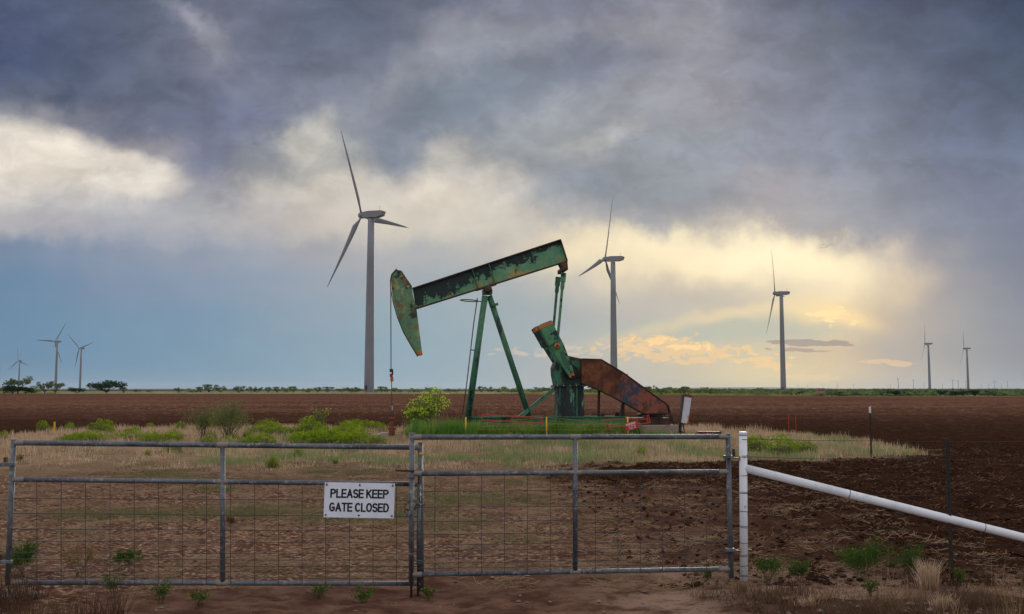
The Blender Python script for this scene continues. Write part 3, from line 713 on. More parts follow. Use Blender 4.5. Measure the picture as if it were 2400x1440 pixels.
for px, py, h, w, nl, lab in [(1800, 1368, .26, .24, 380, 'green weed on bare stems right of the white gate post'), (1876, 1366, .22, .30, 420, 'green weed with yellow flowers under the brace pipe'), (2020, 1364, .40, .50, 1300, 'largest dense green weed under the brace pipe'), (2125, 1360, .36, .36, 520, 'sparse green weed left of the dry tussock'),
    (2248, 1378, .16, .14, 200, 'small green weed at the foot of the dark steel post'), (2040, 1402, .16, .12, 130, 'thin flowering weed on the verge below the large green weed'), (45, 1350, .34, .42, 1100, 'green bush behind the left gate hinge post'), (300, 1325, .17, .36, 600, 'low green weed in the bottom squares of the left gate'),
    (465, 1418, .14, .18, 120, 'thin yellow flowered weed under the left gate mid post'), (270, 1400, .24, .26, 160, 'yellow flowered weed growing through the left gate bottom rail'), (378, 1412, .20, .18, 140, 'leggy weed below the left gate bottom rail'), (850, 1412, .15, .26, 200, 'thin weed on the dirt below the hanging sign'), (748, 1404, .14, .16, 110, 'small weed under the bottom rail left of the sign'),
    (1005, 1402, .12, .14, 80, 'tiny weed right of the two drop rods'), (1655, 1362, .16, .18, 130, 'small weed under the right end of the right gate')]:
    shrub('roadside_weed', gnd(px, py), h, w * 1.25, 14, L_weed, int(nl * 2.4), .016, lab, 'weed', L_flower, 30, 1.7, M_stem, .0025, .010)
for px, py, h, w, lab in [(185, 1352, .32, .50, 'amber brown weed in the lower left gate mesh'), (540, 1228, .10, .2, 'amber tuft beside the left gate mid post'), (45, 1085, .22, .30, 'amber tuft behind the top of the left gate hinge post'), (1130, 1052, .14, .2, 'ochre tuft behind the right gate top rail')]:
    shrub('amber_weed', gnd(px, py), h, w, 14, L_amber, 900, .014, lab, 'weed', airy=1.4, trunk_m=M_stem, thick=.003)

# tall green grass round the pumpjack base
def strip(n, px0, px1, Y0, Y1, h0, h1, w, m_, name, label, lean=.5, thr=.35, seed=5):
    x0 = (px0 - 1200) / F * 38; x1 = (px1 - 1200) / F * 38
    x, y = clumped(n, x0, x1, Y0, Y1, thr, 1.4, seed)
    hh = (h0 + (h1 - h0) * rng.uniform(0, 1, len(x)) ** 1.9) * (.45 + .7 * fbm(x * 1.3, y * 1.3, 2, 12))
    tri_object(name, blades(x, y, hh, w, lean), m_, label)
strip(6500, 1040, 1490, 36.8, 38.3, .2, .6, .03, L_grn2, 'tall_green_grass', 'dark rank grass in front of the pumpjack skid', .8, .40, 15)
strip(8500, 1040, 1490, 36.6, 38.5, .25, .9, .045, L_grn, 'tall_green_grass', 'tall rank green grass in front of the pumpjack skid', .55, .32, 5)
strip(5000, 968, 1120, 36, 40, .25, .95, .04, L_grn, 'tall_green_grass', 'tall green grass between wellhead and pumpjack', .5, .36, 6)
strip(1800, 1480, 1610, 36.8, 38.4, .12, .4, .022, L_grn, 'tall_green_grass', 'green grass at the concrete footing', .5, .36, 8)
strip(2600, 1000, 1330, 38.8, 41.5, .4, 1.3, .022, L_head, 'grass_seed_heads', 'tan seed heads rising over the pumpjack skid', .35, .4, 7)
strip(1800, 1180, 1330, 39.5, 41.5, .3, 1.0, .016, L_gry, 'tall_green_grass', 'grey green grass behind the pumpjack skid', .35, .4, 9)

def ordn(i): return '%d%s' % (i, 'th' if 10 < i % 100 < 14 else {1: 'st', 2: 'nd', 3: 'rd'}.get(i % 10, 'th'))
# ------------------------------------------------------------------ wind turbines
def blade_mesh():
    st = [(1.2, .95, .95, 0), (3, 1.0, .85, 0), (7.5, 2.9, .62, .22), (14, 2.4, .42, .15), (22, 1.75, .28, .1), (30, 1.15, .18, .06), (36, .7, .12, .03), (39.6, .18, .05, 0)]
    b = MB(); n = 10; rings = []
    for z, c, th, off in st:
        base = len(b.v)
        for k in range(n):
            a = 2 * math.pi * k / n; xx = th * .5 * math.sin(a); yy = c * .5 * math.cos(a) + off * c
            tw = R(14) * (1 - z / 40)
            bend = -.0003 * z * z
            b.v.append((xx * math.cos(tw) - yy * math.sin(tw) + bend, xx * math.sin(tw) + yy * math.cos(tw), z))
        rings.append(base)
    for i in range(len(st) - 1):
        for k in range(n):
            k2 = (k + 1) % n; b.f.append((rings[i] + k, rings[i] + k2, rings[i+1] + k2, rings[i+1] + k))
    b.f.append(tuple(range(n))[::-1]); b.f.append(tuple(rings[-1] + k for k in range(n)))
    return b
HUBX = -5.1
def make_turbine():
    e = empty('wind_turbine')
    MB().lathe((0, 0, 0), [(2.25, -.4), (2.25, 0), (2.05, 20), (1.85, 40), (1.62, 60), (1.42, 78)], 28).build('tower', M_tower, e, True)
    tw = [c for c in bpy.data.objects if c.parent == e][0]
    for z, r in ((.2, 2.5), (24, 2.06), (52, 1.76)): MB().lathe((0, 0, z), [(r, -.08), (r, .08)], 28).build('flange', M_tower, tw)
    MB().box((0, -2.25, 2.6), (.9, .3, 2.2)).build('door', M_black, tw)
    MB().prism([(-3.9, 78.5), (-3.9, 81.2), (-1, 81.5), (6.1, 81.2), (7.0, 80.8), (6.3, 78.9), (3.5, 78.3)], -1.4, 1.4).build('nacelle', M_tower, e, bevel=.12)
    nac = [c for c in bpy.data.objects if c.parent == e and c.name.startswith('nacelle')][-1]
    MB().tube([(4.6, 0, 81.4), (4.6, 0, 83.2)], .06, 6).box((4.6, 0, 83.2), (.5, .12, .12)).build('wind_vane', M_black, nac)
    MB().lathe((HUBX, 0, 80), [(.3, -1.75), (1.0, -1.4), (1.45, -.7), (1.55, .3), (1.5, 1.25)], 18, 'x').build('hub', M_tower, e, True)
    bm_ = mesh('blade', *(lambda b: (b.v, b.f))(blade_mesh()), M_tower, True)
    for k in range(3):
        o = bpy.data.objects.new('blade', bm_); o.location = (HUBX, 0, 80); link(o, e)
    return e
def copy_tree(o, parent=None):
    c = o.copy(); COL.objects.link(c); c.parent = parent
    for ch in list(o.children): copy_tree(ch, c)
    return c
proto = make_turbine()
first = True
def turbine(px, py, D, phase, label, group, hub=None, yaw=28, sc=None):
    global first
    o = proto if first else copy_tree(proto); first = False
    hp = at(px, py, D); s = (sc or hp.z / 80.)
    o.scale = (s, s, s); o.rotation_euler = (0, 0, R(-yaw))
    ox, oy = HUBX * s * math.cos(R(yaw)), -HUBX * s * math.sin(R(yaw))
    o.location = (hp.x - ox, hp.y - oy, hp.z - 80 * s)
    bl = sorted([c for c in o.children if c.name.startswith('blade')], key=lambda c: c.name)
    for k, c in enumerate(bl): c.rotation_euler = (Matrix.Rotation(R(5), 3, 'Y') @ Matrix.Rotation(R(-(phase + 120 * k)), 3, 'X')).to_euler()
    return tag(o, label, 'wind turbine', group)
GT = 'wind turbines across the plain'
for a in [(848, 505, 446, -30, 'largest wind turbine, standing left of the pumpjack horse head'), (1418, 608, 602, 9, 'wind turbine whose tower base is hidden behind the brown belt guard'), (1816, 688, 775, -31, 'wind turbine in front of the golden cloud right of the pumpjack'),
          (2168, 806, 1690, 19.5, 'left one of the two mid distance turbines at the right edge'), (2259, 817, 1880, 20, 'right one of the two mid distance turbines at the right edge'),
          (43, 846, 2230, -12, 'leftmost wind turbine, tower foot hidden by trees'), (129, 801, 1690, 31.5, 'tallest of the three turbines at the far left'), (186, 817, 1920, -51, 'rightmost of the three turbines at the far left, just left of the round oak')]:
    turbine(*a, group=GT, yaw=12 if a[0] > 2000 else (21 if a[0] < 200 else 27), sc=.835 if a[0] == 43 else None)
FG = 'tiny far turbines on the right horizon'
for i, (px, py) in enumerate([(1870, 903), (1892, 903), (1928, 903), (1962, 901), (2000, 901), (2080, 903), (2086, 902), (2103, 888.5), (2139, 892), (2165, 900), (2208, 900), (2231, 892), (2244, 893), (2262, 894), (2300, 901), (2316, 900), (2330, 894), (2346, 901), (2360, 895)]):
    D = min(78.2 * F / (914 - py), 12500)
    lab = 'tiny far wind turbine, %s from the left in the row along the right horizon' % ordn(i + 1)
    grp = FG
    if px == 2103: lab = 'tallest looking of the tiny far turbines, left of the two mid distance ones'; grp = None
    if px == 2330: lab = 'tiny far turbine with its blades spread wide near the right edge'; grp = None
    turbine(px, py, D, random.choice([-22, -10, 12, -30]), lab, grp or FG, yaw=75 if px == 2330 else 28, sc=80 / 80. * (914 - py) * D / F / 79)

# ------------------------------------------------------------------ trees and brush
def tree_meshes(kind, seed):
    """unit tree about 1 m high and 1.2 m wide: trunk mesh, crown mesh"""
    random.seed(seed); b = MB(); lobes = []
    n = {'round': 9, 'airy': 8, 'bush': 6}[kind]
    b.tube([(0, 0, -.05), (.02, 0, .22 if kind != 'bush' else .1)], [.035, .022], 6)
    for i in range(n):
        a = i * 2.4 + random.uniform(-.5, .5); r = random.uniform(.15, .5); z = random.uniform(.45, .85) if kind != 'bush' else random.uniform(.2, .7)
        z -= r * .35
        p = Vector((math.cos(a) * r, math.sin(a) * r, z)); lobes.append(p)
        b.tube([(0, 0, .12), (p.x * .5, p.y * .5, z * .55), p], [.02, .012, .005], 5)
    lob = np.array([tuple(p) for p in lobes]); rad_ = {'round': .24, 'airy': .15, 'bush': .22}[kind]
    def f(n):
        k = rng.integers(0, len(lob), n); d = rng.normal(0, 1, (n, 3)); d /= np.linalg.norm(d, axis=1)[:, None]
        P = lob[k] + d * (rad_ * rng.uniform(.2, 1, n) ** .5)[:, None] * np.array([1.15, 1.15, .75]); P[:, 2] = np.maximum(P[:, 2], .02); return P
    cnt = {'round': 1500, 'airy': 520, 'bush': 700}[kind]
    m_ = {'round': L_dark, 'airy': L_tree, 'bush': L_tree2}[kind]
    return mesh('trunk', b.v, b.f, M_bark), arr_mesh('crown', leafcloud(cnt, f, {'round': .075, 'airy': .085, 'bush': .09}[kind]), m_)
TM = {k: [tree_meshes(k, s + 31 * j) for j, s in enumerate(range(4 if k != 'round' else 2))] for k in ('round', 'airy', 'bush')}
random.seed(99)
def tree(px, ytop, Y, wpx, kind, label, group=None, name=None, base=918):
    p = at(px, base, Y); top = at(px, ytop, Y); h = max(top.z, .6) * 1.22; w = wpx * Y / F
    e = empty(name or {'round': 'oak_tree', 'airy': 'mesquite_tree', 'bush': 'bush'}[kind], (p.x, Y, -.05), random.uniform(0, 6.28))
    e.scale = (w / 1.15, w / 1.15, h)
    tm, cm = random.choice(TM[kind])
    link(bpy.data.objects.new('trunk', tm), e); link(bpy.data.objects.new('crown', cm), e)
    return tag(e, label, 'tree' if kind != 'bush' else 'bush', group)
tree(250, 891, 430, 74, 'round', 'dark round oak right of the three far left turbines')
tree(180, 908, 440, 36, 'round', 'low dark bush in front of the third turbine tower')
tree(42, 880, 425, 60, 'airy', 'tall open mesquite in front of the leftmost turbine')
tree(105, 890, 428, 36, 'airy', 'left half of the spreading mesquite pair below the tallest left turbine')
tree(130, 892, 430, 40, 'airy', 'right half of the spreading mesquite pair below the tallest left turbine')
tree(30, 905, 423, 50, 'round', 'dark low thicket under the leftmost turbine')
tree(10, 905, 425, 40, 'bush', 'pale brush at the left edge of the photo')
tree(75, 904, 430, 50, 'bush', 'pale brush between the leftmost mesquites')
tree(60, 906, 426, 34, 'round', 'dark shrub beside the low thicket at far left')
tree(290, 907, 436, 24, 'airy', 'small tree right of the dark round oak')
GL = 'small mesquites along the left horizon'
for i_, (px, yt, w) in enumerate([(318, 913, 18), (350, 914, 10), (418, 909, 16), (452, 909, 20), (470, 908, 22), (490, 902, 30), (516, 906, 24), (560, 904, 28), (590, 906, 20), (604, 908, 18), (628, 909, 16), (650, 908, 22), (672, 909, 22), (688, 907, 22), (722, 909, 20), (745, 909, 18), (768, 908, 24), (800, 910, 20), (822, 907, 24), (838, 909, 18), (880, 908, 12), (894, 907, 18), (906, 911, 12), (926, 908, 16), (938, 913, 10), (968, 911, 18), (980, 911, 16), (1008, 908, 22), (1026, 911, 12), (1052, 911, 20), (1070, 912, 14), (1128, 907, 20), (1150, 910, 22), (1170, 910, 24), (1196, 904, 30), (1215, 910, 18), (1245, 909, 26), (1268, 907, 28), (1290, 909, 20), (1385, 909, 24), (1400, 910, 20)]):
    tree(px, yt - 2, random.uniform(432, 470), w * 1.3, 'airy' if random.random() < .7 else 'bush', 'small horizon mesquite, %s from the left in the row right of the round oak' % ordn(i_ + 1), GL)
GB = 'bushes along the far edge of the field on the right'
for i in range(135):
    px = 1400 + i * 7.6 + random.uniform(-5, 5); x = (px - 1200) / F
    Yd = float(field_end(np.array([x * 300]))[0]) * random.uniform(1.01, 1.10)
    yt = np.interp(px, [1400, 1560, 1700, 1850, 2400], [904, 906, 910, 914, 916]) + random.uniform(-1.5, 3.5)
    tree(px, yt, Yd, random.uniform(16, 34), random.choice(['bush', 'bush', 'bush', 'bush', 'airy', 'airy', 'round']) if px > 1650 else random.choice(['bush', 'bush', 'airy']), 'green bush in the continuous row along the right edge of the field', GB)
tree(1520, 905, 340, 26, 'airy', 'taller open mesquite just above the belt guard end'); tree(1603, 905, 335, 30, 'airy', 'taller mesquite above the cabinet post'); tree(1550, 907, 340, 24, 'airy', 'taller mesquite between belt guard end and cabinet post'); tree(1665, 909, 335, 30, 'airy', 'open mesquite above the red steel box')
# brush beyond that row, one mass to the horizon
n = 5200
bx = rng.uniform(-.6, .62, n); by = 250 * np.exp(rng.uniform(.12, 3.0, n)); bx = bx * by
k = (by > field_end(bx) * 1.06) & ((bx / by > .07) | (by > 2600)); bx, by = bx[k], by[k]; n = len(bx)
cpt = rng.normal(0, 1, (n, 26, 3)); cpt /= np.linalg.norm(cpt, axis=2)[..., None]
rr = rng.uniform(1.2, 2.8, n)[:, None, None] * (1 + (by[:, None, None] > 900) * .6)
hh = np.where(bx / by > .08, 1.0, .5)
cpt = cpt * rr * np.array([1.4, 1.4, .48]) ; cpt[..., 0] += bx[:, None]; cpt[..., 1] += by[:, None]; cpt[..., 2] = np.abs(cpt[..., 2] + .5) * hh[:, None]
cpt = cpt.reshape(-1, 3); m_ = len(cpt)
a = rng.normal(0, 1, (m_, 3)); a /= np.linalg.norm(a, axis=1)[:, None]; b_ = np.cross(a, rng.normal(0, 1, (m_, 3))); b_ /= np.linalg.norm(b_, axis=1)[:, None]
sz = (.5 + .0006 * cpt[:, 1:2])
tri_object('far_brush', np.stack([cpt - b_ * sz, cpt + b_ * sz, cpt + a * sz * 1.4], 1), leafmat('far_brush_leaf', (.06, .10, .045), (.12, .15, .07), .06), 'grey green brush country reaching to the horizon')
# grass strip under the left trees
x = rng.uniform(-230, 90, 16000); y = field_end(x) + rng.uniform(0, 22, 16000)
tri_object('field_edge_grass', blades(x, y, rng.uniform(.3, 1.0, 16000), .5, .6, np.zeros(16000)), leafmat('edge_grass', (.20, .22, .06), (.32, .28, .12), .05), 'yellow green grass along the far edge of the field')

# hunting blind
p = at(1923, 929, 288); e = empty('hunting_blind', (p.x, p.y, 0)); b = MB()
for sx in (-.8, .8):
    for sy in (-.6, .6): MB().tube([(sx * 1.05, sy, 0), (sx * .9, sy, .75)], .06, 5).build('leg', M_blindw, e)
bx_ = MB().box((0, 0, 1.45), (2.0, 1.5, 1.35)).build('cabin', M_blindw, e); MB().box((0, 0, 2.16), (2.25, 1.75, .1)).build('roof', M_wood, e)
for sx in (-.45, .45): MB().box((sx, -.76, 1.65), (.55, .05, .28)).build('window', M_black, bx_)
MB().tube([(1.0, 0, .7), (1.9, 0, 0)], .05, 5).build('stair_rail', M_blindw, e)
tag(e, 'small plywood hunting blind on stilts at the far right field edge', 'blind')

# ------------------------------------------------------------------ pumpjack
PJY = 39.6; YAW = R(6)
o0 = gnd(1250, 1020); o0 = Vector(((1250 - 1200) / F * PJY, PJY, 0))
pj = empty('pumpjack', o0, YAW)
lx = Vector((math.cos(YAW), math.sin(YAW), 0)); ly = Vector((-math.sin(YAW), math.cos(YAW), 0))
C0 = Vector((0, 0, H))
def LP(px, py, t=0.):
    d = ray(px, py); k = (o0 + ly * t - C0).dot(ly) / d.dot(ly); q = C0 + d * k - o0
    return (q.dot(lx), q.z)
def L3(px, py, t=0.):
    x, z = LP(px, py, t); return Vector((x, t, z))
def poly(pts, t): return [LP(a, b, t) for a, b in pts]
# walking beam: web with flanges
c = [LP(967, 677), LP(975, 724), LP(1329, 613), LP(1313, 563)]
c = [Vector((x, 0, z)) for x, z in c]
ax = ((c[2] - c[1]).normalized() + (c[3] - c[0]).normalized()).normalized(); upv = Vector((-ax.z, 0, ax.x))
bc = (c[0] + c[1] + c[2] + c[3]) / 4; k1 = .32
b1 = (upv.x * k1 - ax.x * .028, 0, upv.z * k1 - ax.z * .028); b1 = (*b1, -(b1[0] * bc.x + b1[2] * bc.z))
b2 = (-upv.x * .25, 0, -upv.z * .25); b2 = (*b2, -(b2[0] * bc.x + b2[2] * bc.z))
M_beam = mat('beam_paint', (.085, .23, .13), .6, layers=[((.19, .31, .16), 1.1, .5, .66), ((.33, .24, .08), 1.3, .56, .68, (1, 1, 1), 6, b2), (DKG, 1.5, .505, .54, (1, 1, 1), 10, b1), ((.08, .22, .12), 7, .60, .64, (1, 1, .5), 9), (RUST, 1.7, .66, .69, (1, 1, 1), 8, b2), ((.03, .06, .04), 4, .5, 1.0, (1, 1, .3)), (RUST, 14, .66, .70), ((.20, .22, .12), 20, .68, .72)], bump=(9, .4, .01))
beam = MB().prism([(p.x, p.z) for p in c], -.02, .02).build('walking_beam', M_beam, pj)
for p, q_ in ((c[1], c[2]), (c[0], c[3])):
    MB().beam(p, q_, .34, .045, (0, 0, 1)).build('flange', M_dkrust, beam)
for xx in (1109, 1148):
    tpar = (xx - 970) / (1320 - 970)
    lo_ = c[1].lerp(c[2], tpar + .01); hi_ = c[0].lerp(c[3], tpar)
    lo_ = lo_ + upv * .03; hi_ = hi_ - upv * .03
    MB().beam(lo_, hi_, .3, .03, (1, 0, 0)).build('stiffener', M_leg, beam)
MB().beam(c[2] + upv * .02, c[3] - upv * .02, .32, .03, (1, 0, 0)).build('end_plate', M_dkrust, beam)
# horse head
hh_ = [(930, 633), (941, 635), (966, 672), (968, 692), (976, 722), (990, 832), (979, 834), (962, 806), (945, 776), (932, 742), (922, 706), (918, 680), (917, 660), (919, 645)]
head = MB().prism(poly(hh_, -.24), -.24, -.22).prism(poly(hh_, .22), .20, .24).prism([(x * .985 + .015 * LP(950, 730)[0], z * .985 + .015 * LP(950, 730)[1]) for x, z in poly(hh_, 0)], -.22, .20).build('horse_head', M_head, pj)
arc = [(990, 834), (979, 836), (962, 808), (945, 778), (931, 743), (921, 707), (916, 680), (915, 660), (918, 645), (930, 632)]
fp = MB()
ap = [L3(a, b_, 0) for a, b_ in arc]
for i in range(1, len(ap) - 1): fp.beam(ap[i], ap[i + 1], .52, .03, (1, 0, 0))
fp.build('face_plate', M_dkrust, head)
tipm = MB().prism(poly([(975, 823), (989, 822), (990.5, 833), (980, 835)], -.25), -.262, -.245).build('tip_plate', M_orange, head)
MB().lathe((*[L3(956, 672, -.25)[0], -.25], L3(956, 672, -.25)[2]), [(.045, -.03), (.045, .01)], 12, 'y').build('bolt_cap', mat('ochre_paint', (.5, .22, .02)), head)
# bridle, carrier bar, rod clamp
for t_ in (-.11, .11):
    MB().tube([L3(920, 642, t_), L3(915.5, 660, t_), L3(916, 700, t_), L3(916.5, 870, t_)], .018, 6).build('bridle_cable', M_dkrust, pj)
MB().box(L3(917.5, 869), (.14, .42, .12)).box(L3(920, 874), (.06, .3, .16)).build('carrier_bar', M_dkrust, pj, bevel=.01)
MB().box(L3(917, 880), (.12, .14, .13)).build('rod_clamp', M_redp, pj, bevel=.012)
MB().lathe(L3(918.5, 889), [(.05, -.1), (.065, -.04), (.06, .06), (.04, .1)], 10).build('load_cell', M_orange, pj)
MB().tube([L3(918, 893), L3(918.5, 968)], .016, 6).build('polished_rod', M_dkrust, pj)
# samson post
MB().tube([L3(1137, 694, -.12), L3(1096, 984, -.30)], .125, 12).build('samson_leg', M_leg, pj, True)
MB().tube([L3(1137, 694, .12), L3(1097, 984, .22)], .125, 12).build('samson_leg', M_leg, pj, True)
MB().tube([L3(1147, 694, 0), L3(1241, 978, 0)], .118, 12).build('samson_leg', M_leg, pj, True)
MB().tube([L3(1157.5, 713, 0), L3(1159, 718, 0)], .19, 12).build('leg_flange', M_leg, pj)
MB().box(L3(1142, 685), (.38, .5, .20)).build('saddle', M_leg, pj, bevel=.02)
MB().lathe(L3(1142, 680, 0), [(.06, -.42), (.13, -.4), (.16, -.36), (.16, .36), (.1, .4)], 18, 'y').build('saddle_bearing', M_dkrust, pj, True)
MB().beam(L3(1116, 681), L3(1163, 667), .4, .05).build('bearing_plate', M_dkrust, pj)
# ladder with hoop, on the far side of the front leg
lad = empty('ladder'); lad.parent = pj
lr = [(1119, 699), (1110, 760), (1103, 822), (1095, 890), (1084, 972)]
for t_ in (.62, .95): MB().tube([L3(a, b_, t_) for a, b_ in lr], .02, 6).build('rail', M_dkrust, lad)
for i in range(17):
    u = i / 16; a = L3(1118 + (1086 - 1118) * u, 706 + (962 - 706) * u, .62); b_ = a.copy(); b_.y = .95
    MB().tube([a, b_], .013, 5).build('rung', M_dkrust, lad)
MB().tube([L3(1103, 820, .7), L3(1115, 822, .3)], .025, 5).build('standoff', M_leg, lad)
hc = L3(1100, 705, .6)
MB().tube([hc + Vector((.36 * math.cos(a), .36 * math.sin(a), -.02 * math.cos(a))) for a in [i * math.pi / 12 for i in range(25)]], .022, 5, False).tube([hc + Vector((.36, 0, -.02)), L3(1133, 708, .2)], .022, 5).build('safety_hoop', M_leg, lad)
# equalizer and pitmans
MB().lathe(L3(1320, 622, 0), [(.10, -.22), (.13, -.18), (.13, .18), (.10, .22)], 14, 'y').build('tail_bearing', M_rust, pj, True)
MB().prism(poly([(1308, 618), (1328, 612), (1330, 634), (1314, 630)], 0), -.2, .2).build('tail_bracket', M_dkrust, pj, bevel=.01)
MB().box(L3(1318, 634), (.18, 1.5, .16)).build('equalizer', M_dkrust, pj, bevel=.02)
for t_, dx_ in ((-.72, 0), (.72, 0)):
    b = MB(); top = LP(1321, 640, -.72); bot = LP(1306, 806, -.72)
    if t_ > 0: bot = (bot[0] , bot[1])
    A = Vector((top[0], t_, top[1])); B = Vector((bot[0], t_, bot[1])); d = B - A
    MB().beam(A, A + d * .13, .10, .20, (1, 0, 0)).beam(A + d * .13, A + d * .2, .08, .15, (1, 0, 0)).tube([A + d * .19, B], [.055, .055], 10).tube([A + d * .19, A + d * .24], [.09, .065], 10).build('pitman_arm', M_leg if t_ > 0 else M_crank, pj)
# cranks with counterweights
def crank(t0, t1, near):
    tm_ = t0
    out = [(1260, 766), (1268, 760), (1280, 755), (1292, 751), (1321, 806), (1331, 832), (1344, 868), (1345, 878), (1338, 883), (1331, 878), (1308, 842), (1298, 826)] if near else None
    if near: P = poly(out, tm_)
    else: P = poly([(1260, 766), (1268, 760), (1280, 755), (1292, 751), (1321, 806), (1331, 832), (1344, 868), (1345, 878), (1338, 883), (1331, 878), (1308, 842), (1298, 826)], -1.0)
    return P
Pn = crank(-1.0, -.72, True)
for near in (True, False):
    t0, t1 = (-1.0, -.80) if near else (.80, 1.0)
    ca = MB().prism(Pn, t0, t1).build('crank_arm', M_crank if near else M_box, pj, bevel=.02)
    # counterweight plates bolted on both sides
    cw = [(1262, 767), (1270, 761), (1292, 752), (1313, 794), (1296, 806), (1287, 812)]
    P2 = poly(cw, -1.0)
    MB().prism(P2, t0 - .10, t1 + .12).build('counterweight', M_crank if near else M_box, ca, bevel=.02)
    P3 = poly([(1261.5, 767.5), (1270, 761.3), (1292.5, 751.5), (1296, 758.5), (1273, 769), (1265.5, 774.5)], -1.0)
    MB().prism(P3, t0 - .108, t1 + .128).build('counterweight_cap', M_orange, ca)
    if near:
        MB().prism(poly([(1312, 826), (1320, 822), (1332, 850), (1336, 862), (1326, 866), (1318, 848)], -1.0), -1.012, -.99).build('web_recess', mat('recess_paint', (.03, .10, .055), .6), ca)
        for dxp in (1336, 1343): MB().box(L3(dxp, 882 - (dxp - 1336) * .6, -.98), (.07, .1, .1), Matrix.Rotation(R(-30), 3, 'Y')).build('bolt_head', M_orange, ca)
        for q_ in ((1334, 866), (1338, 872)): MB().lathe(L3(*q_, -1.02), [(.035, -.02), (.035, .02)], 10, 'y').build('nut', M_dkrust, ca)
        cc = L3(1306, 811, -1.12)
        MB().lathe(cc, [(.04, -.06), (.07, -.05), (.105, -.02), (.12, .05), (.12, .2), (.15, .2), (.15, .3)], 20, 'y').build('crank_pin', M_orange, ca, True)
        MB().lathe(cc, [(.035, -.075), (.055, -.065)], 10, 'y').build('pin_cap', M_dkrust, ca)
cs = L3(1338, 872, -.9)
MB().tube([cs, Vector((cs.x, .9, cs.z))], .12, 14).build('crank_shaft', M_dkrust, pj)
# gearbox
gbx = [(1304, 905), (1299, 880), (1298, 862), (1303, 849), (1314, 842), (1329, 837), (1345, 838), (1367, 845), (1372, 848), (1372, 905)]
gbo = MB().prism(poly(gbx, -.5), -.5, .5).build('gearbox', M_box, pj, bevel=.05)
MB().prism(poly([(1329, 834), (1367, 842), (1367, 848), (1329, 840)], -.5), -.54, .54).build('inspection_cover', M_rust, gbo)
MB().prism(poly([(1300, 903), (1373, 903), (1373, 906.5), (1300, 906.5)], -.5), -.58, .58).build('base_flange', M_ped, gbo)
for i in range(5): MB().lathe(L3(1306 + i * 15, 904, -.585), [(.018, -.02), (.018, .02)], 8, 'y').build('bolt_head', M_panel, gbo)
MB().lathe(L3(1340, 874, -.5), [(.26, -.06), (.3, .02)], 20, 'y').build('shaft_cover', M_black, gbo)
ped = MB().prism(poly([(1307, 906), (1369, 906), (1370, 980), (1308, 980)], -.45), -.45, .45).build('gearbox_pedestal', M_ped, pj, bevel=.015)
for xx in (1311, 1320, 1351, 1358): MB().prism(poly([(xx, 907), (xx + 2.4, 907), (xx + 2.4, 979), (xx, 979)], -.47), -.475, -.45).build('corner_rib', M_leg if xx in (1311, 1351) else M_black, ped)
for xx in (1323, 1328):
    for yy in range(914, 976, 7): MB().lathe(L3(xx, yy, -.455), [(.013, -.012), (.013, .01)], 6, 'y').build('rivet', M_rust, ped)
# diagonal brace to the rear leg foot
MB().beam(L3(1304, 908, -.4), L3(1216, 980, -.4), .16, .14).build('brace', M_leg, pj)
MB().beam(L3(1303, 905, .1), L3(1214, 977, .1), .05, .05).build('brace_rod', M_panel, pj)
# belt guard in two panels
gpa = [(1363, 842), (1407, 843.5), (1458, 874), (1437.5, 930), (1390, 909), (1364, 899)]
gpb = [(1458, 874), (1563, 950), (1567, 968), (1512, 969), (1503, 966), (1437.5, 930)]
gd = MB().prism(poly(gpa, -.85), -.85, -.45).build('belt_guard', M_rustg, pj, bevel=.012)
MB().prism(poly(gpb, -.845), -.845, -.45).build('guard_panel', M_pink, gd, bevel=.012)
MB().beam(L3(1458, 874, -.86), L3(1437.5, 930, -.86), .03, .05, (0, 1, 0)).build('seam_strip', M_rustg, gd)
eg = [(1364, 899), (1390, 909), (1437, 931), (1503, 967), (1512, 970), (1567, 969)]
for i in range(len(eg) - 1): MB().beam(L3(*eg[i], -.65), L3(*eg[i + 1], -.65), .46, .03).build('edge_strip', M_dkrust, gd)
eg = [(1363, 841.5), (1407, 843), (1458, 873.5), (1563, 949.5), (1568, 968)]
for i in range(len(eg) - 1): MB().beam(L3(*eg[i], -.65), L3(*eg[i + 1], -.65), .45, .03, (0, 0, 1)).build('edge_strip', M_dkrust, gd)
# guard supports, motor, conduit
MB().tube([L3(1404, 912, -.5), L3(1403, 978, -.5)], .055, 8).build('support_pole', M_black, pj)
MB().prism(poly([(1457, 945), (1463, 946), (1463.5, 978), (1453, 978)], -.6), -.65, -.5).build('support_stand', M_black, pj)
MB().prism(poly([(1464.5, 877), (1471, 877), (1471, 900), (1464.5, 900)], .1), .05, .2).build('exhaust_stub', M_wood, pj)
MB().tube([L3(1451 + 6 * math.cos(a), 876 + 4 * math.sin(a) - 2, -.6) for a in [math.pi + i * math.pi / 8 for i in range(9)]], .012, 5, False).build('wire_loop', M_blkwire, pj)
mo = MB().lathe(L3(1530, 978, .1) - Vector((.35, 0, 0)), [(.16, 0), (.22, .05), (.22, .7), (.15, .75)], 16, 'x').build('motor', M_black, pj, True)
MB().box(L3(1518, 972, -.3), (.12, .12, .28)).box(L3(1500, 975, -.3), (.16, .14, .10)).build('motor_bracket', M_black, pj)
MB().tube([L3(1495, 975, -.4), L3(1506, 971, -.4), L3(1560, 972, -.4)], .025, 6).build('slide_rail', M_black, pj)
for q_ in ((1412, 974), (1446, 972), (1500, 972)): MB().box(L3(*q_, -.3), (.16, .1, .12)).tube([L3(*q_, -.3), L3(q_[0] + 1, q_[1] - 6, -.3)], .03, 6).build('valve_fitting', M_black if q_[0] != 1500 else M_panel, pj)
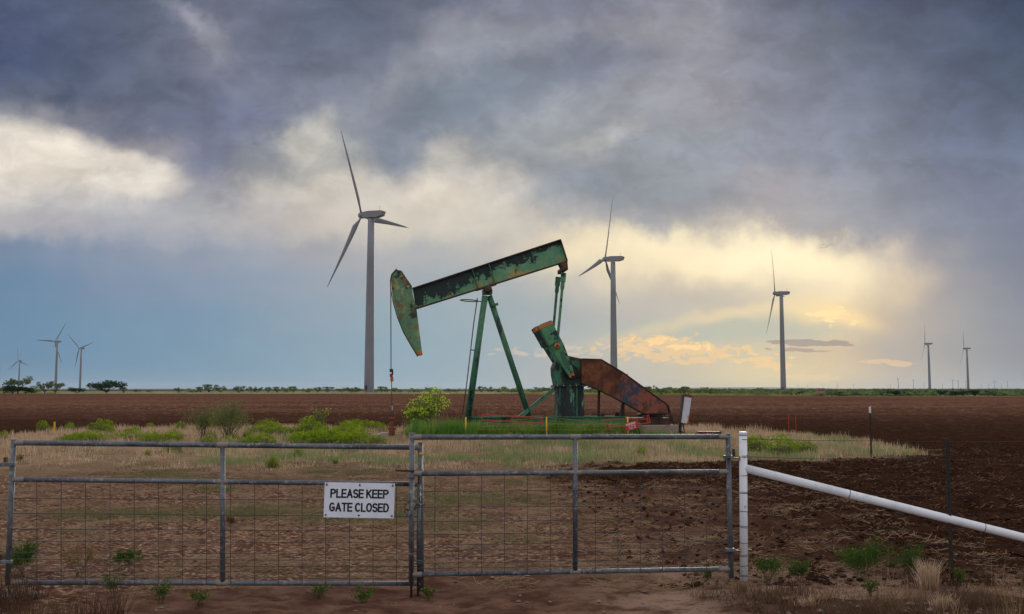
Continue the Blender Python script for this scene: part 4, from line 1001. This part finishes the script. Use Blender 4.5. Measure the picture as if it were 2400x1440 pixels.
MB().tube([L3(1567, 955, -.6), L3(1571, 972, -.6), L3(1573, 985, -.6), L3(1582, 1000, -.6), L3(1602, 1016, -.6), L3(1606, 1022, -.6)], .03, 7).build('conduit', M_black, pj)
MB().tube([L3(1573, 980, -.5), L3(1583, 998, -.5), L3(1607, 1019, -.5)], .022, 7).build('conduit', M_wood, pj)
MB().box(L3(1573, 979, -.6), (.1, .1, .2)).build('junction_box', M_black, pj)
# skid
for t_ in (-.55, .55):
    sk = MB()
    za, zb = LP(1200, 978, -.55)[1], LP(1200, 992, -.55)[1]
    xa, xb, xc = LP(1090, 985, -.55)[0], LP(1466, 985, -.55)[0], LP(1571, 985, -.55)[0]
    zc = LP(1500, 996, -.55)[1]
    sk.box(((xa + xb) / 2, t_, (za + zb) / 2), (xb - xa, .05, za - zb)).box(((xa + xb) / 2, t_, za), (xb - xa, .22, .04)).box(((xa + xb) / 2, t_, zb), (xb - xa, .22, .04))
    sk.build('skid_rail', M_leg, pj)
zz = LP(1500, 980, -.55)[1]
MB().box(((xb + xc) / 2, 0, (zz + zc) / 2), (xc - xb, 1.25, zz - zc)).build('motor_skid', M_dkrust, pj, bevel=.01)
for q_ in (1480, 1510, 1545): MB().box((LP(q_, 985, -.65)[0], -.64, (zz + zc) / 2), (.05, .05, zz - zc + .02)).build('skid_rib', M_black, pj)
for q_ in (1100, 1200, 1300, 1400): MB().box((LP(q_, 985, 0)[0], 0, (za + zb) / 2), (.12, 1.08, .14)).build('cross_member', M_black, pj)
MB().prism(poly([(1110, 962), (1117, 963), (1117, 980), (1109, 980)], -.3), -.35, -.25).prism(poly([(1274, 964), (1278, 965), (1280, 979), (1275, 979)], -.3), -.35, -.25).build('anchor_bolt', M_rust, pj)
tag(pj, 'weathered green and rust oil pumpjack nodding over its wellhead', 'pumpjack')
# concrete footing
fz = zc
e = MB().box((0, 0, fz / 2 - .1), (LP(1587, 1000, -.6)[0] - LP(1085, 1000, -.6)[0], 1.7, fz + .2)).build('concrete_footing', M_conc, None, bevel=.03)
xm = (LP(1587, 1000, -.6)[0] + LP(1085, 1000, -.6)[0]) / 2
e.location = o0 + lx * xm; e.rotation_euler = (0, 0, YAW); tag(e, 'long pale concrete footing under the pumpjack skid', 'concrete')

# wellhead
wp = Vector(at(918.5, 1018, PJY)); bx0 = o0 + lx * LP(918.5, 1000)[0]
M_wellr = mat('wellhead_rust', (.16, .045, .022), .7, layers=[((.07, .025, .015), 6, .5, .62), ((.34, .11, .05), 11, .6, .7)])
wh = empty('wellhead', (bx0.x, bx0.y, 0))
def wz(py): return H - (py - HOR) / F * bx0.y
MB().lathe((0, 0, 0), [(.11, -.05), (.12, .05), (.12, wz(1009)), (.125, wz(1008))], 16).build('casing', M_wellr, wh, True)
MB().lathe((0, 0, 0), [(.135, wz(1007)), (.165, wz(1004.5)), (.165, wz(1001.5)), (.10, wz(1001))], 18).build('casing_flange', M_wellr, wh)
MB().lathe((0, 0, 0), [(.085, wz(1001)), (.08, wz(988)), (.075, wz(985)), (.12, wz(982)), (.12, wz(976))], 12).box((0, -.06, wz(991)), (.09, .08, .1)).build('tubing_head', M_wellr, wh)
MB().box((0, 0, wz(972)), (.18, .17, .2)).lathe((0, 0, 0), [(.06, wz(968)), (.075, wz(966)), (.05, wz(962))], 12).build('stuffing_box', M_dkrust, wh, bevel=.015)
MB().tube([(0, 0, wz(964)), (0, 0, wz(951))], .018, 8).build('rod_sleeve', M_panel, wh)
MB().tube([(0, 0, wz(1012)), (-.4, -.05, wz(1014)), (-.7, -.1, .02)], .02, 6).build('flow_line', M_panel, wh)
tag(wh, 'rusty wellhead under the horse head cable', 'wellhead')

# barrier: yellow posts, ropes
GY = 'yellow barrier posts in front of the pumpjack'
YB = 36.5
posts = [(1091.5, 978, 'yellow barrier post at the foot of the pumpjack front leg'), (1281, 978, 'yellow barrier post in the grass left of the gearbox pedestal'), (1471, 977, 'yellow barrier post that carries the tilted red sign')]
for px, yt, lab in posts:
    a = at(px, yt, YB); o = MB().tube([(0, 0, -.05), (0, 0, a.z)], .027, 10).build('barrier_post', M_yel, None, True); o.location = (a.x, YB, 0); tag(o, lab, 'post', GY)
rp = empty('barrier_rope', (0, YB, 0))
def rope(name, pts, m_=M_yrope, r=.007, Yd=YB):
    return MB().tube([Vector(at(a, b_, Yd)) - Vector((0, YB, 0)) for a, b_ in pts], r, 5).build(name, m_, rp)
for pts in ([(1091, 993), (1180, 994), (1281, 994), (1380, 994.5), (1471, 993)], [(1281, 979), (1340, 984), (1400, 992), (1471, 1001)], [(1091, 1007), (1281, 1008), (1471, 1008)], [(1135, 992), (1200, 985), (1281, 979)]):
    rope('rope', pts)
tag(rp, 'yellow ropes strung between the yellow barrier posts', 'rope')
def frame(label, quads, Yd):
    p0 = at(quads[0][0][0], 1000, Yd); e = empty('crank_guard_frame', (p0.x, Yd, 0))
    for q_ in quads: MB().tube([at(*pt, Yd) - Vector((p0.x, Yd, 0)) for pt in q_], .016, 5).build('bar', M_redp, e)
    return tag(e, label, 'rail')
frame('long red steel guard frame leaning in the grass below the samson post', [[(1131, 972), (1272, 979.5)], [(1129, 985), (1272, 993)], [(1131, 972), (1129, 985)], [(1200, 975.5), (1199.5, 989)], [(1271.5, 979), (1271.5, 993)]], 36.6)
frame('bent red steel guard frame behind the tilted red sign', [[(1411, 985.5), (1435, 983), (1520, 983)], [(1418, 1005), (1460, 1000), (1524, 991)], [(1416, 985), (1418, 1005)], [(1431, 984), (1434, 1004)], [(1516, 975), (1519, 992)], [(1520, 973), (1524, 992)], [(1516, 975), (1521, 973)]], 36.6)

def text_mesh(s, size, mat_, bold=.0, sx=1., align='CENTER', ext=.002):
    cu = bpy.data.curves.new('txt', 'FONT'); cu.body = s; cu.size = size; cu.align_x = align; cu.align_y = 'CENTER'; cu.extrude = ext; cu.offset = bold
    ob = bpy.data.objects.new('txt', cu); COL.objects.link(ob); bpy.context.view_layer.update()
    me = bpy.data.meshes.new_from_object(ob.evaluated_get(bpy.context.evaluated_depsgraph_get())); bpy.data.objects.remove(ob)
    for v in me.vertices: v.co = Vector((v.co.x * sx, -v.co.z, v.co.y))
    me.materials.clear(); me.materials.append(mat_); return me
# red sign
p = at(1481, 998, 36.2); rs = empty('red_sign', p); rs.rotation_euler = (0, R(-16), 0)
MB().box((0, 0, 0), (.51, .015, .29)).build('panel', M_redsign, rs)
MB().box((-.03, -.012, .075), (.36, .006, .07)).build('sticker', mat('faded_pink_sticker', (.55, .33, .38)), rs)
M_sw = mat('faded_white_lettering', (.62, .5, .45))
o = link(bpy.data.objects.new('lettering', text_mesh('S.A. POND', .06, M_sw, .001, 1., 'CENTER')), rs); o.location = (0, -.012, -.01)
o = link(bpy.data.objects.new('lettering', text_mesh('WELL #8', .065, M_sw, .001)), rs); o.location = (0, -.012, -.08)
MB().tube([(.2, .02, -.14), (.2, .02, -.5)], .015, 6).build('stake', M_black, rs)
tag(rs, 'small tilted red well sign tied to the yellow post', 'sign')

# cabinet on leaning post
p = gnd(1592, 1021); cp = empty('utility_post', (p.x, p.y, 0))
def cl(px, py, t=0): return at(px, py, p.y + t) - Vector((p.x, p.y, 0))
MB().tube([cl(1592, 1024), cl(1600, 925)], [.07, .055], 10).build('pole', M_wood, cp, True)
A, B = cl(1604, 1001 - 9, -.1), cl(1613, 928, -.1)
d = (B - A).normalized()
cb = MB().beam(A, B, .16, .26, (1, 0, 0)).build('cabinet', M_panel, cp, bevel=.01)
MB().beam(B - d * .05, B + d * .04, .2, .30, (1, 0, 0)).build('cabinet_hood', M_rust, cb)
MB().beam(A + Vector((.14, -.06, 0)), B + Vector((.14, -.06, 0)), .03, .03, (1, 0, 0)).build('door_edge', M_rust, cb)
MB().tube([B + d * .03, B + d * .1], .03, 6).build('conduit_cap', M_rust, cb)
MB().tube([cl(1602, 992), cl(1602, 1004), cl(1607, 1020)], .022, 6).build('cable', M_black, cp)
tag(cp, 'leaning grey pole with rusted white electrical cabinet at the right end of the pumpjack', 'utility pole')
# small yellow marker left, red steel box, thin stakes
p = gnd(127, 1019); top = at(128, 989, p.y)
o = MB().box((0, 0, top.z / 2 - .02), (.07, .03, top.z + .04)).build('marker_post', M_yel, None, bevel=.008); o.location = (p.x, p.y, 0); tag(o, 'yellow pipeline marker post at the left back edge of the pad', 'marker')
p = gnd(1661, 1020); bxx = empty('steel_tray', (p.x, p.y, 0), R(2))
MB().box((0, 0, .07), (.88, .5, .14)).build('body', M_redbox, bxx, bevel=.01)
for sx in (-.42, .42): MB().box((sx, -.255, .075), (.05, .02, .15)).build('end_rib', M_dkrust, bxx)
MB().box((0, -.258, .135), (.88, .02, .02)).build('rim', M_black, bxx)
tag(bxx, 'low dark red steel tray lying in the dry grass right of the pumpjack', 'tray')
for px, yt, yb, m_, lab in [(1849, 973, 1026, M_redp, 'left of the two thin red stakes at the back of the pad'), (1866, 973, 1026, M_redp, 'right of the two thin red stakes at the back of the pad'), (1882, 974, 1021, M_tpost, 'thin dark stake beside the two red stakes')]:
    p = gnd(px, yb); t_ = at(px, yt, p.y); o = MB().tube([(0, 0, -.05), (0, 0, t_.z)], .008, 6).build('stake', m_, None); o.location = (p.x, p.y, 0); tag(o, lab, 'stake')
def tpost(px, yt, yb, label, white=False, wscale=1.):
    p = gnd(px, yb); t_ = at(px, yt, p.y); h = t_.z; e = empty('fence_post', (p.x, p.y, 0))
    w = .045 * wscale
    b = MB().box((0, 0, h / 2 - .05), (w, .006, h + .1)).box((0, .02, h / 2 - .05), (.006, .036, h + .1))
    for i in range(int(h / .055)): b.box((0, -.006, .04 + i * .055), (.012, .008, .02))
    b.build('shaft', M_tpost, e)
    if white: MB().box((0, 0, h - .07), (w + .006, .014, .17)).build('white_tip', M_sign, e)
    return tag(e, label, 'fence post')
tpost(2042, 955, 1071, 'steel post with white painted tip standing in the dry grass', True)
tpost(2232, 1028, 1377, 'dark steel fence post under the white brace pipe at right', False, .7)

# ------------------------------------------------------------------ near fence: white corner post, brace and wires
YF = F * H / (1372 - HOR) 
p = gnd(1743, 1372); YF = p.y
cpn = empty('corner_post', (p.x, p.y, 0))
top = at(1741.5, 1013, YF); bt = at(1743.5, 1372, YF)
def cf(px, py, t=0.): return at(px, py, YF + t) - Vector((p.x, p.y, 0))
hp_ = top.z
A = Vector((bt.x - p.x, 0, -.1)); B = Vector((top.x - p.x, 0, hp_))
pipe = MB().tube([A, B], .0365, 28).build('post_pipe', M_white, cpn, True)
MB().lathe(B, [(.0385, -.035), (.0385, -.002), (.034, .004)], 28).build('post_cap', M_white, pipe, True)
def brp(px, py): return cf(px, py, -.0)
b0 = brp(1746, 1098); b1 = brp(2400, 1260); dirb = (b1 - b0); dirb.y = -.12; dirb.normalize()
bend = b0 + dirb * ((b0.z + .05) / -dirb.z)
brace = MB().tube([b0, bend], .0385, 28).build('brace_pipe', M_white, cpn, True)
for px in (1984, 2289):
    kk = (brp(px, 1100).x - b0.x) / dirb.x; q_ = b0 + dirb * kk
    MB().tube([q_ - dirb * .003, q_ + dirb * .003], .0392, 28).build('coupling_ring', M_black, brace)
for i, yy in enumerate([1029, 1071, 1115, 1157, 1199, 1236, 1272, 1303, 1326, 1351]):
    q_ = cf(1743, yy)
    for dz_ in ((0, .012) if i % 2 else (0,)):
        MB().tube([q_ + Vector((.0385 * math.cos(a), .0385 * math.sin(a), dz_ + .004 * math.sin(a + i))) for a in [k * math.pi / 10 for k in range(21)]], .0026, 4, False).build('wire_wrap', M_blkwire, pipe)
for yy in (1073, 1289):
    MB().tube([cf(1720, yy + 2, -.0), cf(1733, yy + 1)], .009, 6).tube([cf(1753, yy), cf(1762, yy)], .007, 6).build('hinge_pin', M_galv, pipe)
    MB().lathe(cf(1733.5, yy + 1), [(.022, -.01), (.022, .004)], 12, 'x').build('rust_boss', M_orange, pipe)
tag(cpn, 'white painted pipe corner post with long sloping brace at the right of the gates', 'post')
e = MB().lathe((0, 0, 0), [(.26, -.05), (.25, .02), (.2, .045), (.08, .05)], 14).build('post_footing', M_conc, None, bevel=.01); e.location = (p.x, p.y, 0); e.scale = (.75, .5, .8); e.data.materials[0] = mat('dirty_concrete', (.10, .06, .042), .95, layers=[((.16, .11, .08), 6, .5, .65)], spec=0.); tag(e, 'rough concrete collar at the foot of the white post', 'concrete')
wf = empty('wire_fence', (p.x, p.y, 0))
WY = [1029, 1071, 1115, 1157, 1199, 1236, 1272, 1303, 1326, 1351, 1368]
for i, yy in enumerate(WY):
    pts = [cf(1753, yy), cf(1900, yy + 4 + i % 3), cf(2060, yy + 5), cf(2232, yy + 7 - i * .4), cf(2420, yy + 6), cf(2700, yy + 4)]
    MB().tube(pts, .0022 if i < 2 else .0015, 4, False).build('strand', M_blkwire, wf)
for k in range(17):
    px = 1792 + k * 42
    MB().tube([cf(px, 1115 + 3, .003), cf(px + 4, 1245, .004), cf(px - 1, 1366, .003)], .0011, 3, False).build('stay_wire', M_blkwire, wf)
tag(wf, 'dark wire mesh fence strung from the white post to the right', 'wire fence')

# ------------------------------------------------------------------ gates
def gate(name, label, corners, rails, mids, hw, vw, r=.0232, tall=(0, 0)):
    """corners: left (px,ytop,ybot,Y), right (px,ytop,ybot,Y); rails: rows (left,right)"""
    (lp, lt, lb, LYY), (rp_, rt, rb, RY) = corners
    o_ = at(lp, lb, LYY); o_.z = 0
    e = empty(name, o_)
    def gp(u, pyl, pyr):
        pxl = lp; pxr = rp_
        A = at(pxl, pyl, LYY); B = at(pxr, pyr, RY); return A.lerp(B, u) - o_
    # end uprights
    for u, (px, yt, yb, Yd), dpx in ((0, corners[0], tall[0]), (1, corners[1], tall[1])):
        a = at(px, yt, Yd) - o_; b_ = at(px + dpx, yb, Yd) - o_
        up_ = MB().tube([a, b_], r, 16).build('upright', M_galv, e, True)
        MB().tube([a + Vector((0, 0, -.006)), a + Vector((0, 0, .004))], r + .0015, 16).build('end_cap', M_weld, up_)
    rl = []
    for i, (yl, yr) in enumerate(rails):
        A, B = gp(0, yl, yr), gp(1, yl, yr); rr_ = r if i == 0 else r * .92
        ra = MB().tube([A, B], rr_, 16).build('rail', M_galv, e, True); rl.append((yl, yr))
        for u in (0.012, *[m for m in mids], .988):
            q_ = A.lerp(B, u); d_ = (B - A).normalized()
            MB().tube([q_ - d_ * .05, q_ - d_ * .02, q_ + d_ * .02, q_ + d_ * .05], [rr_ + .0006, rr_ + .0022, rr_ + .0022, rr_ + .0006], 16).build('weld_band', M_weld, ra, True)
    for u in mids:
        A = gp(u, *rails[0]); B = gp(u, *rails[-1])
        MB().tube([A, B], r * .95, 16).build('mid_upright', M_galv, e, True)
    off = Vector((0, -.024, 0))
    for yl, yr in hw:
        A, B = gp(0, yl, yr), gp(1, yl, yr)
        pts = [A.lerp(B, k / 8) + off + Vector((0, 0, random.uniform(-.0022, .0022))) for k in range(9)]
        MB().tube(pts, .0031, 5, False).build('wire', M_wire, e)
    for k in range(1, vw):
        u = k / vw; A, B = gp(u, *rails[1]), gp(u, *rails[-1])
        MB().tube([A + off, A.lerp(B, .5) + off + Vector((random.uniform(-.002, .002), 0, 0)), B + off], .0031, 5, False).build('wire', M_wire, e)
    tag(e, label, 'gate'); return e, o_, gp
e1, o1, gp1 = gate('farm_gate', 'left tubular farm gate leaf that carries the white notice', ((32, 1031, 1372, 8.80), (985, 1038, 1386, 9.02)), [(1038, 1049), (1124, 1135), (1366, 1368)], [.508],
     [(1167, 1173), (1203, 1210), (1239, 1245), (1267, 1272), (1294, 1298), (1310, 1312), (1325, 1327), (1339, 1340), (1353, 1354)], 17, tall=(-14, 3))
e2, o2, gp2 = gate('farm_gate', 'right tubular farm gate leaf hinged on the white pipe post', ((965.5, 1016, 1371, 8.94), (1706, 1017, 1355, 9.26)), [(1025, 1024), (1111, 1106), (1347, 1334)], [.508],
     [(1152, 1147), (1189, 1184), (1222, 1216), (1252, 1244), (1277, 1268), (1290, 1282), (1305, 1296), (1320, 1308), (1332, 1321)], 14, tall=(-2, 8))
# hinges of the right leaf
for yy in (1071, 1288):
    c1 = at(1707 + (yy - 1017) * .022, yy, 9.24) - o2
    b = MB().box(c1 + Vector((-.012, -.02, 0)), (.085, .052, .03)); b.build('hinge_strap', M_galv, e2, bevel=.004)
    MB().box(c1 + Vector((.045, 0, .03)), (.022, .03, .05)).tube([c1 + Vector((.045, 0, .05)), c1 + Vector((.045, 0, .075))], .012, 8).build('hinge_bolt', M_dkrust, e2)
    MB().tube([c1 + Vector((.03, 0, -.012)), c1 + Vector((.085, 0, -.016))], .008, 6).build('hinge_arm', M_galv, e2)
for yy in (1088, 1316):
    c1 = at(30 - (yy - 1031) * .04, yy, 8.8) - o1
    MB().box(c1 + Vector((-.02, -.02, 0)), (.13, .052, .03)).build('hinge_strap', M_galv, e1, bevel=.004)
    MB().box(c1 + Vector((-.055, 0, .035)), (.024, .03, .05)).build('hinge_bolt', M_dkrust, e1)
    MB().tube([c1 + Vector((-.05, 0, -.01)), c1 + Vector((-.25, .01, -.02))], .01, 6).build('hinge_arm', M_galv, e1)
# left hinge post just outside the frame and its footing
pl = at(-60, 1372, 8.85)
o = MB().tube([(0, 0, -.1), (0, 0, 1.4)], .045, 20).build('gate_post', M_white, None, True); o.location = (pl.x, pl.y, 0); tag(o, 'white pipe post that the left gate leaf hangs from', 'post')
o = MB().lathe((0, 0, 0), [(.3, -.05), (.28, .03), (.1, .045)], 14).build('post_footing', M_conc, None); q_ = gnd(10, 1398); o.location = (q_.x, q_.y, .0); o.scale = (1, .6, 1); tag(o, 'concrete pad at the lower left corner under the gate hinge', 'concrete')
# yellow band and label on the left leaf's end upright
q_ = at(986, 1064, 9.02) - o1
MB().tube([q_ + Vector((0, 0, -.012)), q_ + Vector((0, 0, .012))], .0248, 16).build('yellow_band', M_yel, e1, True)
q_ = at(990, 1088, 8.99) - o1
MB().box(q_ + Vector((0, -.002, 0)), (.011, .006, .085)).build('paper_label', M_sign, e1)
# drop rods
def rod(px0, y0, px1, y1, Y_, sleeve, label):
    b0_ = at(px0, y0, Y_); p1_ = at(px1, y1, Y_); e = empty('drop_rod', (b0_.x, Y_, 0)); oo = Vector((b0_.x, Y_, 0))
    MB().tube([b0_ - oo, Vector((p1_.x - b0_.x, 0, -.03))], .0105, 8).build('bar', M_dkrust, e, True)
    A = at(px0, sleeve[0], Y_) - oo; B = at(px0 + (px1 - px0) * .5, sleeve[1], Y_) - oo
    MB().tube([A, B], .017, 12).build('sleeve', M_galv, e, True)
    for z_ in (.06, .94):
        q1 = A.lerp(B, z_); MB().box(q1, (.05, .04, .012)).build('clip', M_galv, e)
    if label.startswith('left'):
        MB().tube([b0_ - oo + Vector((.02, -.01, 0)), b0_ - oo + Vector((-.145, -.02, .006))], .009, 8).build('handle', M_dkrust, e)
    else:
        ring = b0_ - oo + Vector((.02, -.02, -.22))
        MB().tube([ring + Vector((.012 * math.cos(a), 0, .026 * math.sin(a))) for a in [k * math.pi / 8 for k in range(17)]], .005, 5, False).build('loop', M_dkrust, e)
    return tag(e, label, 'gate rod')
rod(966, 1104, 963.5, 1425, 8.87, (1108, 1310), 'left drop rod with bent handle, hanging from the right gate leaf')
rod(982, 1112, 979.5, 1425, 8.97, (1136, 1325), 'right drop rod with a small loop, at the end of the left gate leaf')
# chain and padlock
ch = empty('chain', at(962, 1190, 8.88)); oo = ch.location.copy()
pts = [(948, 1196), (950, 1184), (957, 1178), (966, 1172), (975, 1178), (976, 1190), (968, 1198), (960, 1203), (955, 1196)]
pts2 = [(970, 1190), (978, 1182), (986, 1186), (995, 1185)]
def links(pp, Ya, Yb):
    P = [at(a, b_, Ya + (Yb - Ya) * i / (len(pp) - 1)) - oo for i, (a, b_) in enumerate(pp)]
    for i in range(len(P) - 1):
        nseg = max(1, int((P[i+1] - P[i]).length / .02))
        for k in range(nseg):
            q0 = P[i].lerp(P[i+1], k / nseg); q1 = P[i].lerp(P[i+1], (k + 1.25) / nseg); m0 = (q0 + q1) / 2; dd = (q1 - q0) / 2; sd2 = Vector((-dd.z, 0, dd.x)).normalized() * .006 if (k + i) % 2 else Vector((0, .007, 0))
            MB().tube([m0 + dd * math.cos(a) + sd2 * math.sin(a) for a in [j * math.pi / 5 for j in range(11)]], .0028, 5, False).build('chain_link', M_dkrust, ch)
links(pts, 8.86, 8.88); links(pts2, 8.88, 9.0)
tag(ch, 'rusty chain looped round the meeting gate uprights', 'chain')
pk = empty('padlock', at(956, 1203, 8.84)); pk.rotation_euler = (0, R(-35), 0)
MB().box((0, 0, -.01), (.05, .022, .04)).build('body', M_galv, pk, bevel=.005)
MB().tube([(-.016, 0, .01), (-.016, 0, .03), (0, 0, .043), (.016, 0, .03), (.016, 0, .01)], .004, 6).build('shackle', M_dkrust, pk)
tag(pk, 'old padlock hanging on the gate chain', 'padlock')
# the notice
cs_ = [at(762, 1129.5, 8.93), at(926, 1133, 8.96), at(925, 1214, 8.96), at(761, 1212, 8.93)]
cen = sum(cs_, Vector()) / 4; sg = empty('notice_sign', cen)
ux = ((cs_[1] - cs_[0]) + (cs_[2] - cs_[3])).normalized(); uz = ((cs_[0] - cs_[3]) + (cs_[1] - cs_[2])).normalized(); uy = uz.cross(ux).normalized(); uz = ux.cross(uy)
sg.rotation_euler = Matrix((ux, uy, uz)).transposed().to_euler(); sg.location = cen + Vector((0, -.035, 0))
ww = ((cs_[1] - cs_[0]).length + (cs_[2] - cs_[3]).length) / 2; hh2 = ((cs_[0] - cs_[3]).length + (cs_[1] - cs_[2]).length) / 2
MB().box((0, 0, 0), (ww, .003, hh2)).build('panel', M_sign, sg, bevel=.001)
def arc(cx, cy, rx, ry, a0, a1, n=12): return [(cx + rx * math.cos(R(a0 + (a1 - a0) * i / n)), cy + ry * math.sin(R(a0 + (a1 - a0) * i / n))) for i in range(n + 1)]
GL_ = {  # strokes in a 0..w by 0..1 box, stroke centre lines
 'P': (.56, [[(0, 0), (0, 1)], [(0, 1), (.3, 1)] + arc(.3, .76, .26, .24, 90, -90) + [(0, .52)]]),
 'L': (.46, [[(0, 1), (0, 0), (.46, 0)]]), 'E': (.50, [[(.5, 1), (0, 1), (0, 0), (.5, 0)], [(0, .52), (.46, .52)]]),
 'A': (.60, [[(0, 0), (.3, 1), (.6, 0)], [(.1, .32), (.5, .32)]]),
 'S': (.52, [arc(.26, .755, .25, .245, 20, 180) + arc(.26, .74, .25, .22, 180, 262, 6) + arc(.27, .26, .25, .26, 82, 0, 6) + arc(.26, .25, .26, .25, 0, -165)]),
 'K': (.56, [[(0, 0), (0, 1)], [(.52, 1), (0, .38)], [(.18, .60), (.56, 0)]]),
 'G': (.60, [arc(.3, .5, .3, .5, 45, 330, 20), [(.56, .2), (.57, .46), (.32, .46)]]),
 'T': (.54, [[(0, 1), (.54, 1)], [(.27, 1), (.27, 0)]]), 'C': (.58, [arc(.3, .5, .3, .5, 42, 318, 20)]),
 'O': (.60, [arc(.3, .5, .3, .5, 0, 360, 24)]), 'D': (.56, [[(0, 0), (0, 1), (.24, 1)] + arc(.24, .5, .32, .5, 90, -90, 12) + [(0, 0)]])}
def fit_text(s, z_, width, hgt, nm):
    adv = []; x = 0
    for ch_ in s:
        if ch_ == ' ': x += .30; adv.append(None); continue
        adv.append(x); x += GL_[ch_][0] + .24
    tot = x - .24; th = .092; b = MB(); kx = (width - th * hgt) / tot; kz = hgt * (1 - 2 * th)
    for ch_, x0 in zip(s, adv):
        if x0 is None: continue
        for st_ in GL_[ch_][1]:
            P = [Vector(((x0 + u) * kx - width / 2 + th * hgt * .5, 0, (v - .5) * kz)) for u, v in st_]
            w_ = hgt * th
            for i in range(len(P) - 1):
                d_ = (P[i+1] - P[i]); 
                if d_.length < 1e-6: continue
                d_.normalize(); e_ = w_ * .9 if len(st_) < 6 else w_ * .35
                b.beam(P[i] - d_ * e_, P[i+1] + d_ * e_, .0008, w_ * 2, (-d_.z, 0, d_.x))
    o = b.build(nm, M_ink, sg); o.location = (0, -.0026, z_); return o
fit_text('PLEASE KEEP', hh2 * .19, ww * .82, hh2 * .26, 'lettering'); fit_text('GATE CLOSED', -hh2 * .20, ww * .84, hh2 * .26, 'lettering')
for ix in (-.47, 0, .47):
    for iz in (-.43, .43):
        MB().lathe((ix * ww, -.004, iz * hh2), [(.0075, -.003), (.0085, .003)], 12, 'y').build('grommet', M_dkrust, sg)
        if iz > 0: MB().tube([(ix * ww, -.008, iz * hh2), (ix * ww, -.002, iz * hh2 + .03), (ix * ww, .03, iz * hh2 + .035)], .0016, 4).build('tie_wire', M_dkrust, sg)
tag(sg, 'white notice reading PLEASE KEEP GATE CLOSED on the left gate leaf', 'sign')

# ------------------------------------------------------------------ haze
hz = MB().box((0, 10800, 69.25), (46000, 25000, 141.5)).build('haze', None)
hm = bpy.data.materials.new('haze_air'); hm.use_nodes = True; hn = hm.node_tree; hn.nodes.clear()
pv = hn.nodes.new('ShaderNodeVolumePrincipled'); pv.inputs['Color'].default_value = (.82, .90, 1, 1); pv.inputs['Density'].default_value = 2.2e-5; pv.inputs['Anisotropy'].default_value = .2
ho_ = hn.nodes.new('ShaderNodeOutputMaterial'); hn.links.new(pv.outputs[0], ho_.inputs['Volume'])
hz.data.materials.append(hm); hz['kind'] = 'stuff'
